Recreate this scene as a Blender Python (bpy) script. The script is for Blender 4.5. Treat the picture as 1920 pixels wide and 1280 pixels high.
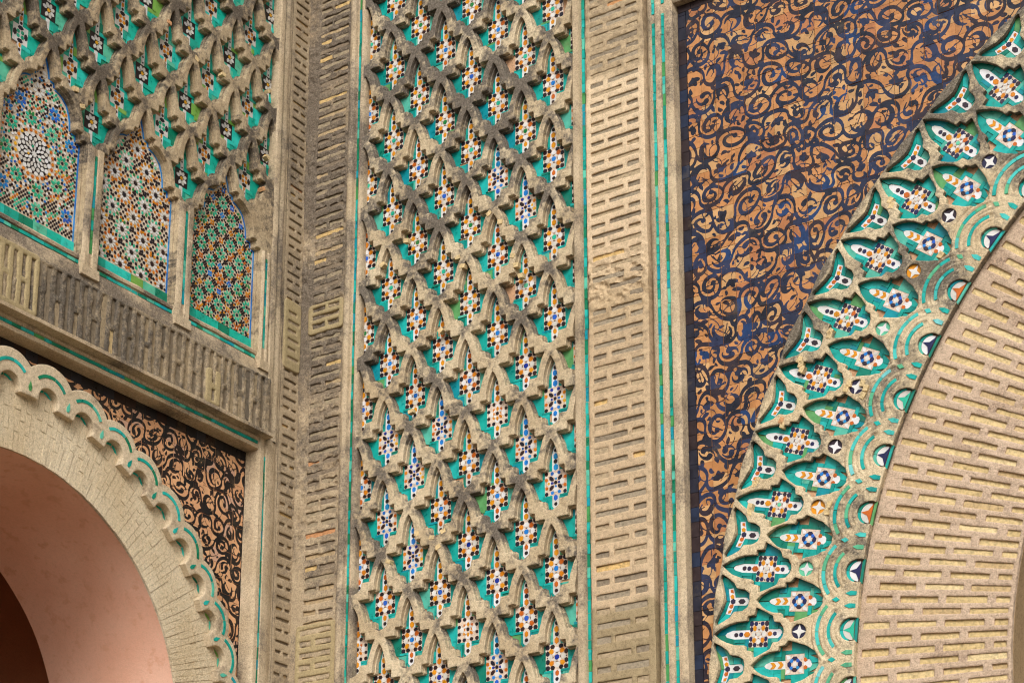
import bpy, math, random
import numpy as np
from mathutils import Vector

# ------------------------------------------------------------------ camera
rad = math.radians
for o in list(bpy.data.objects):
    bpy.data.objects.remove(o)
scene = bpy.context.scene
FPX = 3560.0                                   # focal length in photo pixels (1920 wide)
THETA = math.atan(974 / 3560.0)                # pitch
PSI = math.atan(2415 / 3560.0 * math.cos(THETA))
CAM = Vector((6.44621, -7.64652, 1.6))
cd = bpy.data.cameras.new('camera')
cam = bpy.data.objects.new('camera', cd)
scene.collection.objects.link(cam)
cam.location = CAM
cam.rotation_euler = (math.pi / 2 + THETA, 0, PSI)
cd.sensor_width = 36.0
cd.lens = FPX / 1920 * 36
cd.shift_y = (1251 - 640) / 1920
cd.clip_end = 1000
scene.camera = cam

# ------------------------------------------------------------------ light
SUN_EL, SUN_AZ = rad(36), rad(150)             # azimuth clockwise from +y
world = bpy.data.worlds.new('World')
scene.world = world
world.use_nodes = True
nt = world.node_tree
bg = nt.nodes['Background']
sky = nt.nodes.new('ShaderNodeTexSky')
sky.sky_type = 'NISHITA'
sky.sun_disc = False
sky.sun_elevation = SUN_EL
sky.sun_rotation = SUN_AZ
sky.air_density = 1.0
sky.dust_density = 4.0
sky.ozone_density = 0.6
hsv = nt.nodes.new('ShaderNodeHueSaturation')
hsv.inputs['Saturation'].default_value = 0.25
nt.links.new(sky.outputs[0], hsv.inputs['Color'])
nt.links.new(hsv.outputs[0], bg.inputs[0])
bg.inputs[1].default_value = 0.13
sl = bpy.data.lights.new('sun', 'SUN')
sun = bpy.data.objects.new('sun', sl)
scene.collection.objects.link(sun)
sl.energy = 1.35
sl.angle = rad(24)
sl.color = (1.0, 0.985, 0.965)
sd = Vector((math.sin(SUN_AZ) * math.cos(SUN_EL), math.cos(SUN_AZ) * math.cos(SUN_EL), math.sin(SUN_EL)))
sun.rotation_euler = sd.to_track_quat('Z', 'Y').to_euler()
scene.view_settings.view_transform = 'Standard'
scene.view_settings.look = 'None'
scene.view_settings.gamma = 1.0
scene.view_settings.exposure = 0.33
scene.render.engine = 'CYCLES'
scene.cycles.max_bounces = 6
scene.cycles.filter_width = 1.1

rng = random.Random(7)
nrng = np.random.default_rng(11)

# ------------------------------------------------------------------ helpers: photo pixels
_r = np.array([math.cos(PSI), math.sin(PSI), 0]); _g = np.array([-math.sin(PSI), math.cos(PSI), 0]); _z = np.array([0, 0, 1.0])
_fw = _g * math.cos(THETA) + _z * math.sin(THETA); _up = -_g * math.sin(THETA) + _z * math.cos(THETA)
_C = np.array(CAM)
def in_view(wall, x, d, z, m=0):
    p = np.array([x, -d, z]) if wall == 'F' else np.array([d, x, z])
    q = p - _C; k = FPX / (q @ _fw)
    px, py = 960 + k * (q @ _r), 1251 - k * (q @ _up)
    return -m < px < 1920 + m and -m < py < 1280 + m, float(np.linalg.norm(q))

# ------------------------------------------------------------------ helpers: noise
def _hash(ix, iy, seed):
    h = (ix.astype(np.int64) * 374761393 + iy.astype(np.int64) * 668265263 + seed * 982451653) & 0xffffffff
    h = ((h ^ (h >> 13)) * 1274126177) & 0xffffffff
    h = h ^ (h >> 16)
    return (h & 0xffff) / 65535.0
def vnoise(x, y, seed=0):
    ix = np.floor(x); iy = np.floor(y); fx = x - ix; fy = y - iy
    fx = fx * fx * (3 - 2 * fx); fy = fy * fy * (3 - 2 * fy)
    a = _hash(ix, iy, seed); b = _hash(ix + 1, iy, seed); c = _hash(ix, iy + 1, seed); d = _hash(ix + 1, iy + 1, seed)
    return (a * (1 - fx) + b * fx) * (1 - fy) + (c * (1 - fx) + d * fx) * fy
def fbm(x, y, f, octv=3, seed=0):
    s = 0; amp = 0.5; t = 0
    for k in range(octv):
        s = s + amp * vnoise(x * f + 17.3 * k, y * f + 9.1 * k, seed + k); t += amp
        amp *= 0.5; f *= 2.1
    return s / t

# ------------------------------------------------------------------ helpers: materials
def lin(c):
    r = []
    for v in c:
        v = v / 255
        r.append(v / 12.92 if v <= 0.04045 else ((v + 0.055) / 1.055) ** 2.4)
    return tuple(r) + (1,)
def new_mat(name):
    m = bpy.data.materials.new(name); m.use_nodes = True
    t = m.node_tree; b = t.nodes['Principled BSDF']
    return m, t, b
def N(t, typ, **kw):
    n = t.nodes.new(typ)
    for k, v in kw.items(): setattr(n, k, v)
    return n
def noise_node(t, pos, scale, detail=4, rough=0.55):
    n = N(t, 'ShaderNodeTexNoise'); n.inputs['Scale'].default_value = scale
    n.inputs['Detail'].default_value = detail; n.inputs['Roughness'].default_value = rough
    t.links.new(pos, n.inputs['Vector']); return n.outputs['Fac']
def ramp_node(t, fac, stops, interp='LINEAR'):
    n = N(t, 'ShaderNodeValToRGB'); cr = n.color_ramp; cr.interpolation = interp
    while len(cr.elements) < len(stops): cr.elements.new(0.5)
    for e, (p, c) in zip(cr.elements, stops):
        e.position = p; e.color = c if len(c) == 4 else tuple(c) + (1,)
    t.links.new(fac, n.inputs['Fac']); return n.outputs['Color']
def mix_node(t, fac, a, b, typ='MIX'):
    n = N(t, 'ShaderNodeMix', data_type='RGBA', blend_type=typ)
    for sock, v in ((n.inputs[0], fac), (n.inputs[6], a), (n.inputs[7], b)):
        if isinstance(v, (int, float)): sock.default_value = v
        elif isinstance(v, tuple): sock.default_value = v
        else: t.links.new(v, sock)
    return n.outputs[2]
def math_node(t, op, a, b=0.0, clamp=False):
    n = N(t, 'ShaderNodeMath', operation=op, use_clamp=clamp)
    for i, v in enumerate((a, b)):
        if isinstance(v, (int, float)): n.inputs[i].default_value = v
        else: t.links.new(v, n.inputs[i])
    return n.outputs[0]
def bump_node(t, h, strength, dist=0.01):
    n = N(t, 'ShaderNodeBump'); n.inputs['Strength'].default_value = strength; n.inputs['Distance'].default_value = dist
    t.links.new(h, n.inputs['Height']); return n.outputs[0]
def grey(v): return (v, v, v, 1)

def stone_mat(name, c1, c2, dark, grime_gain=1.0, base_grime=0.0, bump=0.5, speck=0.35, scale=1.0, warm=None, fine_c=1.0):
    m, t, b = new_mat(name)
    pos = N(t, 'ShaderNodeNewGeometry').outputs['Position']
    n1 = noise_node(t, pos, 3.2 * scale, 5); n2 = noise_node(t, pos, 24 * scale, 4, 0.6); n3 = noise_node(t, pos, 160, 3, 0.7)
    base = mix_node(t, ramp_node(t, n1, [(0.35, grey(0)), (0.65, grey(1))]), lin(c1), lin(c2))
    if warm:
        base = mix_node(t, ramp_node(t, noise_node(t, pos, 15, 3), [(0.56, grey(0)), (0.66, grey(0.8))]), base, lin(warm))
    fine = ramp_node(t, n3, [(0.25, grey(1 - .42 * fine_c)), (0.5, grey(1.0)), (0.78, grey(1 + .14 * fine_c))])
    base = mix_node(t, 1.0, base, fine, 'MULTIPLY')
    base = mix_node(t, 1.0, base, ramp_node(t, noise_node(t, pos, 62, 4, 0.65), [(0.3, grey(1 - .26 * fine_c)), (0.5, grey(1.0)), (0.75, grey(1 + .1 * fine_c))]), 'MULTIPLY')
    att = N(t, 'ShaderNodeAttribute', attribute_name='grime').outputs['Fac']
    g = math_node(t, 'MULTIPLY', att, grime_gain)
    g = math_node(t, 'ADD', g, base_grime)
    mod = math_node(t, 'SUBTRACT', n2, 0.5)
    g = math_node(t, 'ADD', g, math_node(t, 'MULTIPLY', mod, 1.1))
    g = math_node(t, 'ADD', g, math_node(t, 'MULTIPLY', math_node(t, 'SUBTRACT', noise_node(t, pos, 85, 4, 0.7), 0.5), 1.3))
    gf = ramp_node(t, g, [(0.22, grey(0)), (0.85, grey(0.92))])
    dk = mix_node(t, ramp_node(t, noise_node(t, pos, 120, 4, 0.7), [(0.42, grey(0)), (0.68, grey(0.85))]), lin(dark), lin(tuple(min(255, v * 1.62 + 8) for v in dark)))
    dk = mix_node(t, ramp_node(t, noise_node(t, pos, 300, 2, 0.6), [(0.66, grey(0)), (0.74, grey(0.5))]), dk, lin((186, 182, 170)))
    base = mix_node(t, gf, base, dk)
    spk = ramp_node(t, noise_node(t, pos, 330, 2, 0.6), [(0.32, grey(speck)), (0.42, grey(0))])
    base = mix_node(t, spk, base, lin(tuple(v * 0.55 for v in dark)))
    t.links.new(base, b.inputs['Base Color'])
    b.inputs['Roughness'].default_value = 0.92
    b.inputs['Specular IOR Level'].default_value = 0.2
    h = math_node(t, 'ADD', math_node(t, 'MULTIPLY', n3, 0.6), math_node(t, 'MULTIPLY', noise_node(t, pos, 70, 3, 0.6), 0.6))
    t.links.new(bump_node(t, h, bump, 0.008), b.inputs['Normal'])
    return m

def glaze_mat(name, cols, src='object', rough=0.22, mottling=0.35, bump=0.08):
    """glazed tile: colour picked per tile, slightly uneven glaze"""
    m, t, b = new_mat(name)
    pos = N(t, 'ShaderNodeNewGeometry').outputs['Position']
    if src == 'object': rnd = N(t, 'ShaderNodeObjectInfo').outputs['Random']
    else: rnd = N(t, 'ShaderNodeAttribute', attribute_name='rnd').outputs['Fac']
    n = len(cols)
    tot = sum(w for w, c in cols); acc = 0; stops = []
    for w, c in cols:
        stops.append((acc / tot, lin(c))); acc += w
    col = ramp_node(t, rnd, stops, 'CONSTANT')
    nz = noise_node(t, pos, 22, 4, 0.65)
    col = mix_node(t, 1.0, col, ramp_node(t, nz, [(0.3, grey(1 - mottling)), (0.5, grey(1)), (0.75, grey(1 + 0.6 * mottling))]), 'MULTIPLY')
    dirt = ramp_node(t, noise_node(t, pos, 9, 5, 0.7), [(0.58, grey(0)), (0.75, grey(0.28))])
    col = mix_node(t, dirt, col, lin((120, 105, 80)))
    t.links.new(col, b.inputs['Base Color'])
    b.inputs['Roughness'].default_value = rough
    b.inputs['Specular IOR Level'].default_value = 0.38
    t.links.new(ramp_node(t, nz, [(0.3, grey(rough)), (0.7, grey(rough + 0.25))]), b.inputs['Roughness'])
    t.links.new(bump_node(t, noise_node(t, pos, 45, 3), bump, 0.01), b.inputs['Normal'])
    return m

RIB = stone_mat('weathered_rib', (212, 194, 162), (186, 165, 132), (76, 70, 64), 1.0, 0.08, 0.9, 0.5)
RIB_L = stone_mat('weathered_rib_side', (194, 174, 142), (170, 149, 118), (68, 61, 54), 1.0, 0.12, 0.9, 0.5)
BAND = stone_mat('arch_band_plaster', (218, 200, 166), (200, 178, 142), (80, 74, 66), 1.0, 0.05, 0.9, 0.45, 1.3)
MORTAR_GREY = stone_mat('old_mortar', (188, 168, 138), (166, 146, 118), (84, 75, 65), 1.0, 0.08, 0.9, 0.5)
MORTAR_RING = stone_mat('ring_mortar', (206, 181, 156), (192, 167, 142), (132, 112, 94), 1.0, 0.07, 1.0, 0.5)
MOULD = stone_mat('moulding_plaster', (204, 184, 154), (184, 163, 132), (90, 81, 71), 1.0, 0.08, 0.9, 0.5)
SCALLOP = stone_mat('scallop_plaster', (214, 195, 165), (200, 180, 149), (108, 94, 78), 1.0, 0.0, 1.0, 0.4)
VOUSS = stone_mat('voussoir_plaster', (208, 188, 154), (224, 208, 178), (140, 118, 92), 1.0, 0.06, 1.0, 0.4)
FRIEZE = stone_mat('blackened_frieze', (176, 157, 128), (150, 132, 106), (72, 66, 59), 1.0, 0.08, 0.9, 0.5)
WALLM = stone_mat('wall_masonry', (176, 148, 110), (160, 134, 100), (100, 86, 70), 1.0, 0.0, 0.6, 0.3)
GROUT = stone_mat('grout', (200, 160, 125), (184, 142, 108), (120, 98, 78), 1.0, -0.1, 0.3, 0.2)
GROUT_DK = stone_mat('dark_grout', (110, 92, 74), (92, 76, 60), (50, 42, 36), 1.0, 0.0, 0.3, 0.2)
PATCH = stone_mat('cement_patch', (170, 152, 114), (158, 141, 106), (124, 110, 84), 1.0, -0.2, 0.25, 0.15)
SOFFIT = stone_mat('pink_plaster', (238, 190, 164), (230, 176, 148), (204, 148, 120), 1.0, 0.02, 0.2, 0.0, 0.8, (222, 166, 136), 0.25)
INSIDE = stone_mat('brown_plaster', (206, 140, 100), (192, 126, 90), (140, 90, 62), 1.0, 0.0, 0.25, 0.0, 0.6, None, 0.4)
PAVE = stone_mat('paving', (136, 125, 110), (124, 114, 99), (92, 84, 73), 1.0, 0.0, 0.3, 0.2, 0.3)

def zoned_mortar():
    """mortar of the broad brick strip: old grey on top, a peach repair, an eroded belt, cement at the foot"""
    m, t, b = new_mat('repaired_mortar')
    geo = N(t, 'ShaderNodeNewGeometry'); pos = geo.outputs['Position']
    sep = N(t, 'ShaderNodeSeparateXYZ'); t.links.new(pos, sep.inputs[0])
    nz = noise_node(t, pos, 7, 4); n2 = noise_node(t, pos, 24, 4, 0.6); n3 = noise_node(t, pos, 170, 3, 0.7)
    z = math_node(t, 'ADD', sep.outputs['Z'], math_node(t, 'MULTIPLY', math_node(t, 'SUBTRACT', nz, 0.5), 0.16))
    zz = math_node(t, 'DIVIDE', math_node(t, 'SUBTRACT', z, 3.0), 6.0)
    st = lambda h: (h - 3.0) / 6.0
    col = ramp_node(t, zz, [(0, lin((158, 140, 108))), (st(4.30), lin((158, 140, 108))), (st(4.315), lin((194, 170, 138))),
                            (st(5.7), lin((188, 164, 132))), (st(5.9), lin((184, 160, 126))), (st(6.25), lin((206, 182, 150))),
                            (st(7.19), lin((212, 189, 156))), (st(7.23), lin((182, 160, 128))), (1, lin((160, 142, 116)))])
    gr = ramp_node(t, zz, [(st(4.28), grey(-0.2)), (st(4.4), grey(0.08)), (st(5.8), grey(0.2)), (st(6.1), grey(0.14)), (st(6.35), grey(0.06)), (st(7.18), grey(0.05)), (st(7.26), grey(0.28))])
    g = math_node(t, 'ADD', gr, math_node(t, 'MULTIPLY', math_node(t, 'SUBTRACT', n2, 0.5), 1.4))
    col = mix_node(t, ramp_node(t, g, [(0.2, grey(0)), (0.75, grey(0.8))]), col, lin((96, 84, 68)))
    col = mix_node(t, 1.0, col, ramp_node(t, n3, [(0.25, grey(0.60)), (0.5, grey(1)), (0.78, grey(1.12))]), 'MULTIPLY')
    col = mix_node(t, 1.0, col, ramp_node(t, noise_node(t, pos, 45, 4, 0.7), [(0.3, grey(0.72)), (0.5, grey(1)), (0.75, grey(1.08))]), 'MULTIPLY')
    t.links.new(col, b.inputs['Base Color']); b.inputs['Roughness'].default_value = 0.92
    b.inputs['Specular IOR Level'].default_value = 0.2
    h = math_node(t, 'ADD', math_node(t, 'MULTIPLY', n3, 0.4), math_node(t, 'MULTIPLY', n2, 0.6))
    t.links.new(bump_node(t, h, 0.7, 0.008), b.inputs['Normal'])
    return m
MORTAR_ZONE = zoned_mortar()

def brick_mat(name, cols, rough=0.9):
    m, t, b = new_mat(name)
    pos = N(t, 'ShaderNodeNewGeometry').outputs['Position']
    rnd = N(t, 'ShaderNodeObjectInfo').outputs['Random']
    tot = sum(w for w, c in cols); acc = 0; stops = []
    for w, c in cols:
        stops.append((acc / tot, lin(c))); acc += w
    col = ramp_node(t, rnd, stops, 'CONSTANT')
    nz = noise_node(t, pos, 60, 4, 0.7)
    col = mix_node(t, 1.0, col, ramp_node(t, nz, [(0.3, grey(0.6)), (0.55, grey(1)), (0.8, grey(1.2))]), 'MULTIPLY')
    t.links.new(col, b.inputs['Base Color']); b.inputs['Roughness'].default_value = rough
    b.inputs['Specular IOR Level'].default_value = 0.2
    t.links.new(bump_node(t, nz, 0.7, 0.01), b.inputs['Normal'])
    return m
BRICK_GREY = brick_mat('grey_brick', [(4, (160, 144, 118)), (3, (138, 122, 102)), (1.0, (206, 174, 118)), (0.5, (196, 142, 98)), (2, (182, 158, 122))])
BRICK_R = brick_mat('slot_brick', [(5, (158, 144, 122)), (3, (176, 156, 126)), (0.6, (212, 178, 118)), (0.5, (202, 148, 100)), (2, (142, 128, 108))])
BRICK_YEL = brick_mat('yellow_brick', [(5, (214, 190, 140)), (4, (206, 181, 130)), (2, (198, 171, 126)), (1, (222, 200, 152))])
BRICK_DARK = brick_mat('sooty_brick', [(5, (132, 118, 98)), (3, (112, 101, 86)), (0.8, (196, 170, 124)), (3, (158, 140, 112))])
CHIP = brick_mat('chipped_brick', [(4, (208, 184, 138)), (3, (214, 188, 140)), (1, (200, 150, 106))])

TEALS = [(6, (8, 150, 140)), (4, (4, 130, 122)), (3, (26, 164, 158)), (2.2, (0, 112, 94)), (2.2, (78, 168, 148)), (1.0, (86, 146, 88)), (2.0, (0, 130, 142))]
TEAL = glaze_mat('turquoise_glaze', TEALS)
TEAL_L = glaze_mat('turquoise_glaze_side', [(6, (18, 170, 148)), (4, (14, 152, 132)), (3, (40, 186, 172)), (1.5, (0, 120, 92)), (2.0, (84, 176, 146)), (1.4, (112, 158, 70))])
TEALLINE = glaze_mat('turquoise_line', [(5, (0, 150, 136)), (3, (0, 134, 112)), (3, (30, 170, 160)), (2, (0, 118, 84)), (1.5, (84, 180, 156)), (1, (66, 142, 80)), (1.5, (0, 140, 154))])
TEALARC = glaze_mat('turquoise_arc', [(4, (20, 160, 150)), (3, (64, 178, 170)), (3, (84, 168, 128)), (2, (0, 146, 140)), (1, (110, 190, 190))])
BLACKG = glaze_mat('black_glaze', [(3, (30, 20, 24)), (2, (44, 24, 26)), (2, (24, 22, 36))], 'attr', 0.3, 0.3)
NAVYG = glaze_mat('navy_glaze', [(3, (36, 34, 62)), (2, (26, 30, 74)), (2, (46, 34, 44))], 'attr', 0.3, 0.3)
ORANGE = glaze_mat('honey_glaze', [(3, (204, 134, 18)), (3, (196, 118, 16)), (1, (184, 92, 24))], 'attr')
RUST = glaze_mat('rust_glaze', [(3, (190, 96, 20)), (2, (204, 120, 22)), (1, (216, 160, 30))], 'attr')
WHITE = glaze_mat('white_glaze', [(3, (210, 208, 204)), (2, (196, 192, 184)), (2, (214, 213, 214))], 'attr', 0.3, 0.16)
BLUEG = glaze_mat('blue_glaze', [(3, (24, 118, 200)), (2, (30, 132, 190)), (1.5, (34, 90, 186))], 'attr')
COBALT = glaze_mat('cobalt_glaze', [(2, (16, 46, 140)), (2, (14, 90, 170))], 'attr')
GREENG = glaze_mat('green_glaze', [(3, (20, 160, 122)), (3, (40, 172, 142)), (1, (30, 120, 60)), (1.5, (96, 186, 150))], 'attr')
BORDERBLUE = glaze_mat('border_blue', [(3, (20, 104, 184)), (2, (38, 126, 196)), (1, (66, 126, 180))])
TERRA = glaze_mat('terracotta_tile', [(3, (180, 124, 74)), (3, (168, 114, 66)), (1.5, (180, 138, 90)), (1, (164, 106, 66)), (0.8, (192, 148, 98))], 'attr', 0.34, 0.25)
INK = glaze_mat('dark_arabesque_glaze', [(4, (30, 36, 58)), (3, (36, 44, 72)), (2, (44, 34, 42)), (1.0, (24, 52, 94)), (3, (26, 28, 42))], 'attr', 0.22, 0.5)
TERRA_L = glaze_mat('pale_terracotta_tile', [(3, (214, 164, 120)), (3, (206, 154, 112)), (1, (198, 156, 130))], 'attr', 0.45, 0.15)
INK_L = glaze_mat('black_arabesque_glaze', [(4, (24, 22, 24)), (2, (34, 24, 24))], 'attr', 0.28, 0.3)
INKTILE = glaze_mat('black_border_tile', [(3, (22, 20, 24)), (2, (38, 22, 18)), (2, (30, 30, 38))], 'object', 0.25, 0.3)
INKTILE_F = glaze_mat('navy_border_tile', [(3, (26, 26, 40)), (2, (40, 26, 28)), (1, (22, 34, 58))], 'object', 0.3, 0.4)

# ------------------------------------------------------------------ helpers: objects
COL = scene.collection
def link(o, parent=None):
    COL.objects.link(o)
    if parent is not None: o.parent = parent
    return o
def tag(o, label=None, cat=None, group=None, kind=None):
    if label: o['label'] = label
    if cat: o['category'] = cat
    if group: o['group'] = group
    if kind: o['kind'] = kind
    return o
class Thing:
    """an Empty at the thing's base on wall F (faces -y, x to the right) or L (faces +x, local x runs towards the corner)"""
    def __init__(self, name, label, cat, wall='F', base=(0, 0, 0), group=None):
        self.b = Vector((base[0], -base[1], base[2])); self.wall = wall
        o = bpy.data.objects.new(name, None)
        o.empty_display_size = 0.1
        if wall == 'F': o.location = self.b
        else:
            o.rotation_euler = (0, 0, math.pi / 2)
            o.location = (-self.b.y, self.b.x, self.b.z)
        link(o); tag(o, label, cat, group); self.o = o
    def add(self, name, mesh, mats=None, at=(0, 0, 0), rot=0.0, parent=None, scale=None, kind=None, tilt=None):
        """mesh in wall coordinates, or centred with at=(x, d, z); rot turns it in the wall plane"""
        if mats is not None and len(mesh.materials) == 0:
            for m in (mats if isinstance(mats, (list, tuple)) else [mats]): mesh.materials.append(m)
        o = bpy.data.objects.new(name, mesh)
        v = Vector((at[0], -at[1], at[2]))
        if parent is None:
            o.location = v - self.b; link(o, self.o)
        else:
            o.location = v; link(o, parent)
        o.rotation_euler = (tilt[0] if tilt else 0, rot, tilt[1] if tilt else 0)
        if scale: o.scale = scale
        if kind: o['kind'] = kind
        return o

def mesh_np(name, V, groups, smooth=True, sharp=35, attrs=None, fattrs=None):
    """V (n,3); groups: list of (faces (m,k) int array, material index)"""
    me = bpy.data.meshes.new(name)
    groups = [(np.asarray(f), m) for f, m in groups if len(f)]
    me.vertices.add(len(V)); me.vertices.foreach_set('co', np.asarray(V, dtype=np.float32).ravel())
    loops = np.concatenate([f.ravel() for f, m in groups]).astype(np.int32)
    tot = np.concatenate([np.full(len(f), f.shape[1]) for f, m in groups]).astype(np.int32)
    mi = np.concatenate([np.full(len(f), m) if np.isscalar(m) else np.asarray(m) for f, m in groups]).astype(np.int32)
    me.loops.add(len(loops)); me.loops.foreach_set('vertex_index', loops)
    me.polygons.add(len(tot))
    me.polygons.foreach_set('loop_start', np.concatenate([[0], np.cumsum(tot)[:-1]]).astype(np.int32))
    me.polygons.foreach_set('loop_total', tot)
    me.polygons.foreach_set('material_index', mi)
    me.polygons.foreach_set('use_smooth', np.full(len(tot), smooth))
    if attrs:
        for k, v in attrs.items():
            a = me.attributes.new(k, 'FLOAT', 'POINT'); a.data.foreach_set('value', np.asarray(v, dtype=np.float32))
    if fattrs:
        for k, v in fattrs.items():
            a = me.attributes.new(k, 'FLOAT', 'FACE'); a.data.foreach_set('value', np.asarray(v, dtype=np.float32))
    me.update(calc_edges=True)
    if smooth: me.set_sharp_from_angle(angle=rad(sharp))
    return me

def prisms(name, items):
    """items: (polygon [(x,z)...], d0, d1, material index, rnd). Polygons counter-clockwise or not; star shapes allowed"""
    V = []; F = {}; 
    tri = []; quad = []; ng = {}
    for poly, d0, d1, mi, rn in items:
        n = len(poly); s = len(V)
        ar = sum(poly[i][0] * poly[(i + 1) % n][1] - poly[(i + 1) % n][0] * poly[i][1] for i in range(n))
        if ar < 0: poly = poly[::-1]
        V += [(x, -d1, z) for x, z in poly] + [(x, -d0, z) for x, z in poly]
        ng.setdefault(n, []).append(([s + i for i in range(n)], mi, rn))
        for i in range(n):
            j = (i + 1) % n
            ng.setdefault(4, []).append(([s + j, s + i, s + n + i, s + n + j], mi, rn))
    groups = []; rn = []
    for n, l in ng.items():
        groups.append((np.array([a for a, b, c in l]), np.array([b for a, b, c in l])))
        rn += [c for a, b, c in l]
    return mesh_np(name, np.array(V), groups, smooth=False, fattrs={'rnd': rn})

def box_mesh(name, x0, x1, d0, d1, z0, z1):
    return prisms(name, [([(x0, z0), (x1, z0), (x1, z1), (x0, z1)], d0, d1, 0, 0.5)])

def profile_mesh(name, prof, a0, a1, axis='z', seg=0.06, jit=0.002, seed=0, grime=0.0, close=False):
    """sweep an open profile [(u,d)...] along z (u=x) or along x (u=z)"""
    n = max(2, int((a1 - a0) / seg)); A = np.linspace(a0, a1, n + 1)
    # subdivide the profile
    P = []
    for (u0, d0), (u1, d1) in zip(prof[:-1], prof[1:]):
        k = max(1, int(math.hypot(u1 - u0, d1 - d0) / 0.018))
        for i in range(k): P.append((u0 + (u1 - u0) * i / k, d0 + (d1 - d0) * i / k))
    P.append(prof[-1]); P = np.array(P); m = len(P)
    U = np.tile(P[:, 0], (n + 1, 1)); D = np.tile(P[:, 1], (n + 1, 1)); AA = np.tile(A[:, None], (1, m))
    arc = np.concatenate([[0], np.cumsum(np.hypot(*np.diff(P, axis=0).T))]); S = np.tile(arc, (n + 1, 1))
    D = D + (fbm(AA, S + 3, 14, 3, seed) - 0.5) * 2 * jit + (fbm(AA, S, 3, 2, seed + 5) - .5) * 2 * jit
    U = U + (fbm(AA, S + 9, 12, 3, seed + 2) - 0.5) * 2 * jit
    if axis == 'z': V = np.stack([U, -D, AA], -1)
    else: V = np.stack([AA, -D, U], -1)
    idx = np.arange((n + 1) * m).reshape(n + 1, m)
    q = np.stack([idx[:-1, :-1], idx[:-1, 1:], idx[1:, 1:], idx[1:, :-1]], -1).reshape(-1, 4)
    if axis != 'z': q = q[:, ::-1]
    g = np.clip((fbm(AA, S, 5, 3, seed + 8) - 0.5) * 2.2 + grime, 0, 1).ravel()
    return mesh_np(name, V.reshape(-1, 3), [(q, 0)], True, 40, {'grime': g})

# ------------------------------------------------------------------ helpers: carved sheets (marching squares)
POLY = {1: [[0, 4, 7]], 2: [[4, 1, 5]], 3: [[0, 1, 5, 7]], 4: [[5, 2, 6]], 5: [[0, 4, 7], [5, 2, 6]], 6: [[4, 1, 2, 6]], 7: [[0, 1, 2, 6, 7]],
        8: [[7, 6, 3]], 9: [[0, 4, 6, 3]], 10: [[4, 1, 5], [7, 6, 3]], 11: [[0, 1, 5, 6, 3]], 12: [[7, 5, 2, 3]], 13: [[0, 4, 5, 2, 3]],
        14: [[4, 1, 2, 3, 7]], 15: [[0, 1, 2, 3]]}
def march(F):
    nz, nx = F.shape; NC = nz * nx; NH = nz * (nx - 1)
    ins = F > 0
    code = ins[:-1, :-1] * 1 + ins[:-1, 1:] * 2 + ins[1:, 1:] * 4 + ins[1:, :-1] * 8
    out = {3: [], 4: [], 5: []}; segs = []
    for c, polys in POLY.items():
        J, I = np.nonzero(code == c)
        if not len(J): continue
        ids = np.stack([J * nx + I, J * nx + I + 1, (J + 1) * nx + I + 1, (J + 1) * nx + I,
                        NC + J * (nx - 1) + I, NC + NH + J * nx + I + 1, NC + (J + 1) * (nx - 1) + I, NC + NH + J * nx + I], -1)
        for p in polys:
            out[len(p)].append(ids[:, p])
            for a, b in zip(p, p[1:] + p[:1]):
                if a > 3 and b > 3: segs.append(ids[:, [a, b]])
    out = {k: (np.concatenate(v) if v else np.zeros((0, k), int)) for k, v in out.items()}
    segs = np.concatenate(segs) if segs else np.zeros((0, 2), int)
    return out, segs
def march_coords(F, xs, zs, ids):
    """param coordinates and field value for point ids"""
    nz, nx = F.shape; NC = nz * nx; NH = nz * (nx - 1)
    px = np.zeros(len(ids)); pz = np.zeros(len(ids)); fv = np.zeros(len(ids))
    k = ids < NC
    j, i = ids[k] // nx, ids[k] % nx
    px[k] = xs[i]; pz[k] = zs[j]; fv[k] = F[j, i]
    k = (ids >= NC) & (ids < NC + NH); q = ids[k] - NC; j, i = q // (nx - 1), q % (nx - 1)
    t = F[j, i] / (F[j, i] - F[j, i + 1] + 1e-12); px[k] = xs[i] + t * (xs[i + 1] - xs[i]); pz[k] = zs[j]
    k = ids >= NC + NH; q = ids[k] - NC - NH; j, i = q // nx, q % nx
    t = F[j, i] / (F[j, i] - F[j + 1, i] + 1e-12); px[k] = xs[i]; pz[k] = zs[j] + t * (zs[j + 1] - zs[j])
    return px, pz, fv

def poly_sd(X, Z, poly):
    """signed distance, positive inside"""
    P = np.asarray(poly, float); n = len(P)
    d2 = np.full(X.shape, 1e9); inside = np.zeros(X.shape, bool)
    for a in range(n):
        x0, z0 = P[a]; x1, z1 = P[(a + 1) % n]
        ex, ez = x1 - x0, z1 - z0; wx, wz = X - x0, Z - z0
        t = np.clip((wx * ex + wz * ez) / (ex * ex + ez * ez + 1e-15), 0, 1)
        d2 = np.minimum(d2, (wx - ex * t) ** 2 + (wz - ez * t) ** 2)
        if z0 != z1:
            c = ((z0 > Z) != (z1 > Z)) & (X < (x1 - x0) * (Z - z0) / (z1 - z0) + x0)
            inside ^= c
    return np.where(inside, 1, -1) * np.sqrt(d2)

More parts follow.
